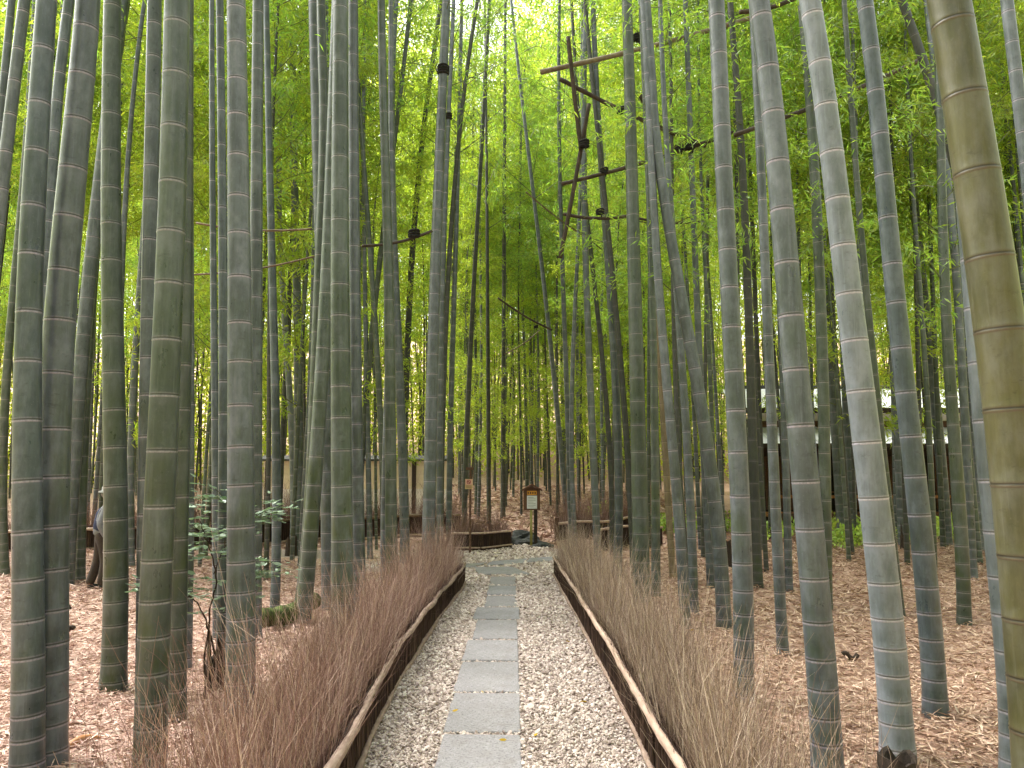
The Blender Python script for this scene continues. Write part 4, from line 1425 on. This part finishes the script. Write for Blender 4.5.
pole_frame("brown bamboo pole frame lashed between culms right of centre overhead", 10.5,
           [((541, 72), (770, 12), .036, "pole_pale", (0, .8)), ((560, 79), (706, 146), .032, "pole_dark", (.2, .4)), ((568, 37), (581, 150), .031, "pole_dark", (-.1, .1)),
            ((589, 104), (560, 258), .03, "pole_dark", (.1, .3)), ((562, 184), (740, 130), .028, "pole_dark", (.2, .6)), ((563, 214), (628, 216), .024, "pole_dark", (.3, .3)), ((628, 216), (700, 222), .018, "pole_dark", (.3, .4)),
            ((640, 95), (660, 124), .03, "pole_dark", (.2, .3))],
           [(584, 144, .062, 0.), (637, 38, .062, .3), (622, 111, .06, .25), (604, 171, .05, .3), (600, 212, .05, .3), (690, 146, .062, .4), (679, 148, .055, .4)], (600, 150))
pole_frame("thin horizontal poles lashed to culms at the left overhead", 8.6,
           [((196, 223), (312, 229), .012, "pole", (0, .2)), ((188, 275), (316, 256), .011, "pole", (.2, .6)), ((362, 246), (432, 231), .018, "pole_dark", (.5, .9))],
           [(414, 234, .06, .8)], (300, 230))
pole_frame("dark pole crossing behind the two thick right leaning culms", 9.5,
           [((735, 135), (920, 60), .03, "pole_dark", (0, .8)), ((740, 12), (800, -4), .03, "pole_dark", (0, .2))], [(760, 120, .06, 0.2)], (830, 95))
pole_frame("thin dark poles crossing high up above the sign", 17.,
           [((498, 298), (552, 330), .022, "pole_dark", (0, .6)), ((505, 354), (540, 330), .012, "pole", (0, .3)), ((526, 192), (590, 240), .016, "pole", (-.6, .2)), ((590, 240), (632, 268), .013, "pole_dark", (.2, .4))],
           [(536, 327, .04, .4)], (520, 310))


# ------------------------------------------------------------------ cream wall at the left back
def cream_wall():
    y = 22.2
    x0, x1 = -7.1, -1.75
    g0 = float(gz(-5, y))
    root = empty("boundary_wall", (0, y, g0))
    tag(root, "long cream boundary wall with dark coping behind the left fence", "wall", None, "thing")
    zt = at_depth(400, 461, y)[2] - g0
    zm = at_depth(400, 489, y)[2] - g0
    MB().box(x0, x1, -.09, .09, -.4, zm).build("lower_wall", M["plaster_white"], root)
    up = MB()
    nb_ = 7
    for k in range(nb_):
        a_ = zm + .002 + (zt - zm) * k / nb_
        b_ = zm + (zt - zm) * (k + 1) / nb_ - .014
        up.box(x0, x1, -.075, .075, a_, b_)
    up.box(x0 + .02, x1 - .02, -.05, .05, zm, zt)
    up.build("board_cladding", M["plaster"], root)
    cpn = MB()
    prof = np.array([[-.24, zt], [.24, zt], [.24, zt + .05], [0, zt + .16], [-.24, zt + .05]])
    V = np.vstack([np.c_[np.full(5, x0 - .05), prof], np.c_[np.full(5, x1 + .05), prof]])
    cpn.add(V, [np.array([[k, 5 + k, 5 + (k + 1) % 5, (k + 1) % 5] for k in range(5)]), np.array([[0, 1, 2, 3, 4], [9, 8, 7, 6, 5]])])
    cpn.build("coping", M["coping"], root)
    for x in np.arange(x0 + .1, x1, 2.1):
        MB().box(x - .06, x + .06, -.12, -.0925, -.4, zt - .004, bev=.01).build("post", M["darkwood"], root)


cream_wall()


# ------------------------------------------------------------------ wooden house at the right
def house():
    y = 21.0
    g0 = float(gz(9, y))
    root = empty("wooden_house", (0, y, g0))
    tag(root, "low brown wooden house with pale roofs seen through the right bamboo", "house")
    zz = lambda py: at_depth(850, py, y)[2] - g0
    x0, x1 = 6.9, 15.5
    ze, zr = zz(446), zz(430)
    # back wall; every other panel is painted near-black for the openings' shade
    MB().box(x0 + .2, x1 - .2, 1.5, 1.65, -.3, ze + .6).build("wall", M["darkwood"], root)
    xs = np.arange(x0 + .35, x1 - .3, 1.3)
    for k, x in enumerate(xs):
        MB().box(x - .07, x + .07, .28, .42, -.3, ze, bev=.012).build("post", M["redwood"], root)
        if k < len(xs) - 1:
            d_ = MB().box(x + .1, x + 1.18, 1.42, 1.48, .42, ze - .25, bev=.01).build("bay_panel", M["interior"] if k % 2 else M["redwood"], root)
            fr = MB()
            for q in (.12, .62, 1.12):
                fr.box(x + q - .015, x + q + .015, 1.39, 1.417, .42, ze - .25)
            fr.box(x + .1, x + 1.18, 1.385, 1.4165, .9, .94)
            fr.build("lattice", M["redwood"], d_)
    MB().box(x0 + .1, x1 - .1, .2, 1.4, .28, .36, bev=.01).build("veranda_deck", M["orangewood"], root)
    MB().box(x0 + .1, x1 - .1, .16, .197, .18, .37, bev=.006).build("deck_edge", M["redwood"], root)
    rl = MB()
    rl.box(x0 + .3, x1 - .3, .3, .36, .78, .86, bev=.01)
    rl.build("railing", M["orangewood"], root)
    # lower pale roof: sloping slab
    def slab(name, ya, za, yb, zb, t, mat, xa=x0 - .5, xb=x1 + .4):
        prof = np.array([[ya, za], [yb, zb], [yb, zb + t], [ya, za + t]])
        V = np.vstack([np.c_[np.full(4, xa), prof], np.c_[np.full(4, xb), prof]])
        o = MB().add(V, np.array([[0, 4, 5, 1], [1, 5, 6, 2], [2, 6, 7, 3], [3, 7, 4, 0], [0, 1, 2, 3], [7, 6, 5, 4]])).build(name, mat, root)
        return o
    lr = slab("lower_roof", -.55, ze, .8, ze + .5, .05, M["roof"])
    sm = MB()
    for x in np.arange(x0 - .4, x1 + .3, .42):
        prof = np.array([[-.55, ze + .052], [.78, ze + .545], [.78, ze + .58], [-.55, ze + .087]])
        V = np.vstack([np.c_[np.full(4, x - .012), prof], np.c_[np.full(4, x + .012), prof]])
        sm.add(V, np.array([[0, 4, 5, 1], [1, 5, 6, 2], [2, 6, 7, 3], [3, 7, 4, 0], [0, 1, 2, 3], [7, 6, 5, 4]]))
    sm.build("seam", M["roof"], lr)
    MB().box(x0 - .5, x1 + .4, -.62, -.553, ze - .07, ze + .05, bev=.01).build("fascia", M["darkwood"], root)
    MB().box(x0, x1, .86, .96, ze + .3, ze + 1.1).build("upper_wall", M["plaster_white"], root)
    MB().box(x0 - .1, x1 + .1, .79, .857, ze + .56, ze + .74, bev=.01).build("beam", M["redwood"], root)
    z2 = ze + 1.0
    slab("upper_roof", .3, z2, 2.6, z2 + .8, .06, M["roof"])
    MB().box(x0 - .5, x1 + .4, .22, .297, z2 - .08, z2 + .07, bev=.01).build("fascia", M["darkwood"], root)
    MB().box(x0 - .5, x1 + .4, 2.55, 2.8, z2 + .7, z2 + .95, bev=.03).build("ridge", M["coping"], root)
    MB().box(x0 + .3, x1 - .2, 1.66, 4.5, -.3, ze + .9).build("back_room", M["darkwood"], root)


house()


# bright green low plants before the house
def low_plant(x, y, w, h, n_, seed):
    r_ = np.random.default_rng(seed)
    u = r_.uniform(0, 1, (n_, 3))
    az = u[:, 0] * 2 * pi
    rr_ = np.sqrt(u[:, 1]) * w
    z = h * (.15 + .85 * u[:, 2]) * (1 - .5 * (rr_ / w) ** 2)
    P_ = np.c_[np.cos(az) * rr_, np.sin(az) * rr_, z]
    D_ = np.c_[np.cos(az), np.sin(az), r_.normal(size=n_) * .4] + r_.normal(size=(n_, 3)) * .6
    V, q = leaf_arrays(P_, D_, r_.uniform(.08, .15, n_), r_.uniform(.04, .075, n_), .1, True)
    me = mesh_from("leaves", V, [q], M["leaf_low"], smooth=False)
    root = empty("low_plant", (x, y, float(gz(x, y))))
    link("leaves", me, root)
    ns = 14
    a2 = r_.uniform(0, 2 * pi, ns)
    V, q = twig_arrays(np.c_[np.cos(a2) * .04, np.sin(a2) * .04, np.full(ns, -.02)], np.c_[np.cos(a2) * .6, np.sin(a2) * .6, np.ones(ns)], h * .9, .005, .1, 2)
    link("stem", mesh_from("stem", V, [q], M["crown_twig"], smooth=False), root)
    return root


for q, (px, py, w) in enumerate(((655, 534, .5), (668, 536, .4), (705, 535, .55), (722, 534, .4), (768, 541, .5), (792, 538, .5), (834, 546, .6), (850, 548, .55), (868, 545, .5), (835, 536, .5), (888, 543, .5), (905, 541, .5), (921, 537, .6), (936, 540, .5), (950, 538, .5), (966, 536, .5), (750, 537, .4), (600, 527, .35), (985, 538, .5), (1005, 540, .5))):
    g = gpt(px, py)
    tag(low_plant(g[0], g[1], w * 1.05, rng.uniform(.35, .6), 260, 300 + q), "bright green leafy low plant at the far edge of the brown leaves", "plant", "bright green plants along the far right edge")


# ------------------------------------------------------------------ leafy shrub at the left
def shrub():
    g = gpt(212, 700)
    D = g[1]
    root = empty("leafy_shrub", g)
    tag(root, "young shrub with dark crooked stems and grey green leaflets before thick bamboo", "shrub")
    base = np.array(g)
    stems = [[(205, 690), (206, 650), (210, 610), (216, 585), (214, 560), (206, 540), (200, 520)],
             [(229, 690), (232, 660), (234, 625), (233, 595), (229, 570), (224, 545), (228, 520)],
             [(214, 690), (215, 655), (208, 625), (196, 600), (170, 590), (140, 592)],
             [(231, 640), (238, 615), (250, 595), (262, 570), (275, 560)],
             [(214, 575), (222, 550), (240, 530), (262, 512), (283, 505)],
             [(206, 545), (196, 530), (186, 520), (176, 500)],
             [(226, 540), (232, 520), (226, 500), (214, 488)]]
    LP, LD = [], []
    for k, st in enumerate(stems):
        dy = np.linspace(0, (.22 if k % 2 else -.25), len(st)) + (0.05 * k)
        P_ = np.array([at_depth(px, py, D + dy[q]) for q, (px, py) in enumerate(st)]) - base
        if k < 3:
            P_[0, 2] = -.03
        t = np.linspace(0, 1, len(st))
        tt = np.linspace(0, 1, len(st) * 4)
        Pn = np.stack([np.interp(tt, t, P_[:, c_]) for c_ in range(3)], 1)
        Pn = Pn + np.random.default_rng(k).normal(size=Pn.shape) * .004
        MB().tube(Pn, np.linspace(.0085, .003, len(tt)) * (1 if k < 3 else .6), 6).build("stem", M["bark"], root, True)
        r_ = np.random.default_rng(k + 40)
        # compound leaves from the upper half
        for q in range(13 if k > 2 else 11):
            u = r_.uniform(.45, 1)
            p = np.array([np.interp(u, tt, Pn[:, c_]) for c_ in range(3)])
            az = r_.uniform(0, 2 * pi)
            ax = np.array([cos(az), sin(az) * .8, r_.uniform(-.1, .5)])
            ax = ax / np.linalg.norm(ax)
            ln = r_.uniform(.12, .24)
            sd = unit(np.cross(ax, np.array([0, 0, 1.])))
            m_ = 6
            for j in range(m_):
                s_ = (j + 1) / m_
                pos_ = p + ax * ln * s_ - np.array([0, 0, 1.]) * ln * .25 * s_ ** 2
                for sg in (-1, 1):
                    LP.append(pos_)
                    LD.append(sd * sg + ax * .55 + r_.normal(size=3) * .12 - np.array([0, 0, .12]))
            LP.append(p + ax * ln)
            LD.append(ax)
    LP, LD = np.array(LP), np.array(LD)
    n_ = len(LP)
    Dn = unit(LD)
    up = np.tile(np.array([0, 0, 1.]), (n_, 1)) + rng.normal(size=(n_, 3)) * .3
    Sd = unit(np.cross(Dn, up))
    L = rng.uniform(.045, .085, n_)[:, None]
    W = L * rng.uniform(.36, .48, n_)[:, None]
    V = np.stack([LP, LP + Dn * L * .3 + Sd * W * .48, LP + Dn * L * .65 + Sd * W * .42, LP + Dn * L, LP + Dn * L * .65 - Sd * W * .42, LP + Dn * L * .3 - Sd * W * .48], 1).reshape(-1, 3)
    q = np.arange(n_)[:, None] * 6 + np.arange(6)[None]
    link("leaves", mesh_from("leaves", V, [q], M["leaf_shrub"], smooth=False), root)


shrub()


# ------------------------------------------------------------------ person
def skin_mesh(name, verts, edges, radii, mat, parent, sub=2, root_i=0):
    me = bpy.data.meshes.new(name)
    me.from_pydata([tuple(v) for v in verts], edges, [])
    o = bpy.data.objects.new(name, me)
    COL.objects.link(o)
    sk = o.modifiers.new("skin", "SKIN")
    for k, r in enumerate(radii):
        me.skin_vertices[0].data[k].radius = (r if isinstance(r, tuple) else (r, r))
        me.skin_vertices[0].data[k].use_root = k == root_i
    sb = o.modifiers.new("sub", "SUBSURF")
    sb.levels = sb.render_levels = sub
    dg = bpy.context.evaluated_depsgraph_get()
    nm = bpy.data.meshes.new_from_object(o.evaluated_get(dg))
    bpy.data.objects.remove(o)
    nm.materials.clear()
    nm.materials.append(mat)
    nm.polygons.foreach_set("use_smooth", np.full(len(nm.polygons), True))
    return link(name, nm, parent)


def person():
    g = gpt(99, 590)
    root = empty("person", g)
    tag(root, "person in pale hat, grey top and navy vest walking behind a mossy bamboo", "person")
    Ht = 1.38
    k = Ht / 1.7
    v = lambda x, y, z: (x * k, y * k, z * k)
    # facing +x (to the right), stooped a little
    V = [v(0, 0, .90), v(.02, 0, 1.12), v(.03, 0, 1.33), v(.05, 0, 1.43), v(.06, 0, 1.53), v(.065, 0, 1.62),
         v(.04, -.17, 1.36), v(-.05, -.22, 1.1), v(.06, -.22, .88), v(.1, -.22, .80),
         v(.04, .17, 1.36), v(-.02, .22, 1.1), v(.12, .2, .9), v(.16, .2, .82),
         v(.01, -.09, .86), v(.07, -.1, .48), v(.02, -.1, .09), v(.14, -.1, .035),
         v(-.01, .09, .86), v(-.04, .1, .48), v(-.16, .1, .10), v(-.05, .1, .035)]
    E = [(0, 1), (1, 2), (2, 3), (3, 4), (4, 5), (2, 6), (6, 7), (7, 8), (8, 9), (2, 10), (10, 11), (11, 12), (12, 13), (0, 14), (14, 15), (15, 16), (16, 17), (0, 18), (18, 19), (19, 20), (20, 21)]
    R = [.13, .12, .12, .055, .09, .085, .06, .045, .032, .03, .06, .045, .032, .03, .085, .06, .042, .035, .085, .06, .042, .035]
    body = skin_mesh("body", V, E, [r * k for r in R], M["skin"], root)
    # hands: palm with five bent fingers
    for (hx, hy, hz) in (V[9], V[13]):
        hv, he, hr = [(hx, hy, hz), (hx + .02 * k, hy, hz - .07 * k)], [(0, 1)], [.022, .026]
        for f_ in range(4):
            o_ = (f_ - 1.5) * .019
            ln = (.034, .04, .038, .03)[f_]
            i0 = len(hv)
            hv += [(hx + .024 * k, hy + o_, hz - .085 * k), (hx + .034 * k, hy + o_ * 1.1, hz - .085 * k - ln), (hx + .026 * k, hy + o_ * 1.1, hz - .085 * k - ln * 1.8)]
            he += [(1, i0), (i0, i0 + 1), (i0 + 1, i0 + 2)]
            hr += [.0095, .0085, .007]
        i0 = len(hv)
        hv += [(hx + .045 * k, hy - .02, hz - .05 * k), (hx + .06 * k, hy - .024, hz - .085 * k)]
        he += [(0, i0), (i0, i0 + 1)]
        hr += [.011, .008]
        skin_mesh("hand", hv, he, hr, M["skin"], root, 1)
    # clothing
    skin_mesh("shirt", [v(0, 0, .84), v(.01, 0, 1.1), V[2], v(.045, 0, 1.40)] + [V[6], V[7], V[8], V[10], V[11], V[12]], [(0, 1), (1, 2), (2, 3), (2, 4), (4, 5), (5, 6), (2, 7), (7, 8), (8, 9)],
              [.185 * k, .16 * k, .15 * k, .07 * k, .078 * k, .06 * k, .05 * k, .078 * k, .06 * k, .05 * k], M["grey_cloth"], root)
    skin_mesh("vest", [v(0, 0, .9), v(.025, 0, 1.12), v(.03, 0, 1.3), v(.04, 0, 1.385)], [(0, 1), (1, 2), (2, 3)], [(.205 * k, .19 * k), (.185 * k, .175 * k), (.175 * k, .16 * k), (.1 * k, .09 * k)], M["navy"], root)
    skin_mesh("trousers", [v(0, 0, 1.0), V[0], V[14], V[15], v(.02, -.1, .07), V[18], V[19], v(-.155, .1, .07)], [(0, 1), (1, 2), (2, 3), (3, 4), (1, 5), (5, 6), (6, 7)], [.15 * k, .165 * k, .11 * k, .085 * k, .075 * k, .11 * k, .085 * k, .075 * k], M["browncloth"], root)
    for i_ in (16, 20):
        a_ = V[i_]
        skin_mesh("shoe", [(a_[0] - .03, a_[1], .045), (a_[0] + .06, a_[1], .045), (a_[0] + .15, a_[1], .035)], [(0, 1), (1, 2)], [.045, .045, .035], M["shoe"], root, 1)
    # face
    hx, hy, hz = v(.065, 0, 1.575)
    lump("nose", (.018, .012, .018), (hx + .095 * k, hy, hz - .005), M["skin"], None, None, .05, 1, (10, 8), parent=root)
    for sg in (-1, 1):
        lump("eye", (.008, .012, .007), (hx + .078 * k, hy + sg * .032, hz + .012), M["shoe"], None, None, .02, 2, (8, 6), parent=root)
        lump("ear", (.018, .008, .026), (hx - .01, hy + sg * .085 * k, hz), M["skin"], None, None, .05, 3, (10, 8), parent=root)
    lump("mouth", (.006, .022, .004), (hx + .082 * k, hy, hz - .045), M["redwood"], None, None, .02, 4, (8, 6), parent=root)
    lump("hair", (.092 * k, .092 * k, .075 * k), (hx - .028 * k, hy, hz + .015), M["hair"], None, None, .06, 5, (18, 12), parent=root)
    # soft brimmed hat
    th = np.linspace(0, 2 * pi, 25)[:-1]
    prof = [(.165, -.012), (.17, -.004), (.115, .02), (.112, .07), (.09, .115), (.04, .135), (.004, .138)]
    V_ = np.vstack([np.c_[r * k * np.cos(th), r * k * .95 * np.sin(th), np.full(24, z * k) - .02 * k * np.cos(th)] for r, z in prof])
    q = [[a_ * 24 + b_, a_ * 24 + (b_ + 1) % 24, (a_ + 1) * 24 + (b_ + 1) % 24, (a_ + 1) * 24 + b_] for a_ in range(len(prof) - 1) for b_ in range(24)]
    link("hat", mesh_from("hat", V_, [np.array(q)], M["hatcloth"]), root, (hx, hy, hz + .045 * k))
    root.rotation_euler = (0, 0, radians(28))


person()

# ------------------------------------------------------------------ light
SUN_EL, SUN_AZ = radians(55), radians(-62)
w = bpy.data.worlds.new("World")
S.world = w
w.use_nodes = True
nt = w.node_tree
nt.nodes.clear()
sky = nt.nodes.new("ShaderNodeTexSky")
sky.sky_type = "NISHITA"
sky.sun_disc = False
sky.sun_elevation = SUN_EL
sky.sun_rotation = SUN_AZ
sky.air_density = 1.0
sky.dust_density = 4.0
sky.ozone_density = 1.0
hs = nt.nodes.new("ShaderNodeHueSaturation")
hs.inputs["Saturation"].default_value = .2
bg = nt.nodes.new("ShaderNodeBackground")
bg.inputs[1].default_value = .15
wo = nt.nodes.new("ShaderNodeOutputWorld")
nt.links.new(sky.outputs[0], hs.inputs["Color"])
nt.links.new(hs.outputs[0], bg.inputs[0])
nt.links.new(bg.outputs[0], wo.inputs[0])

sd = bpy.data.lights.new("sun", "SUN")
sd.energy = 1.5
sd.angle = radians(35)
sd.color = (1, .96, .9)
so = bpy.data.objects.new("sun", sd)
COL.objects.link(so)
from mathutils import Vector
dirv = Vector((sin(SUN_AZ) * cos(SUN_EL), cos(SUN_AZ) * cos(SUN_EL), sin(SUN_EL)))
so.rotation_euler = dirv.to_track_quat("Z", "Y").to_euler()
so.location = (0, 0, 40)

S.view_settings.view_transform = "Standard"
S.view_settings.look = "None"
S.view_settings.gamma = 1
S.view_settings.use_curve_mapping = False
S.view_settings.exposure = 2.45
S.cycles.max_bounces = 6
S.cycles.diffuse_bounces = 3
S.cycles.glossy_bounces = 2
S.cycles.transmission_bounces = 4
S.cycles.use_denoising = True
S.cycles.caustics_reflective = False
S.cycles.caustics_refractive = False
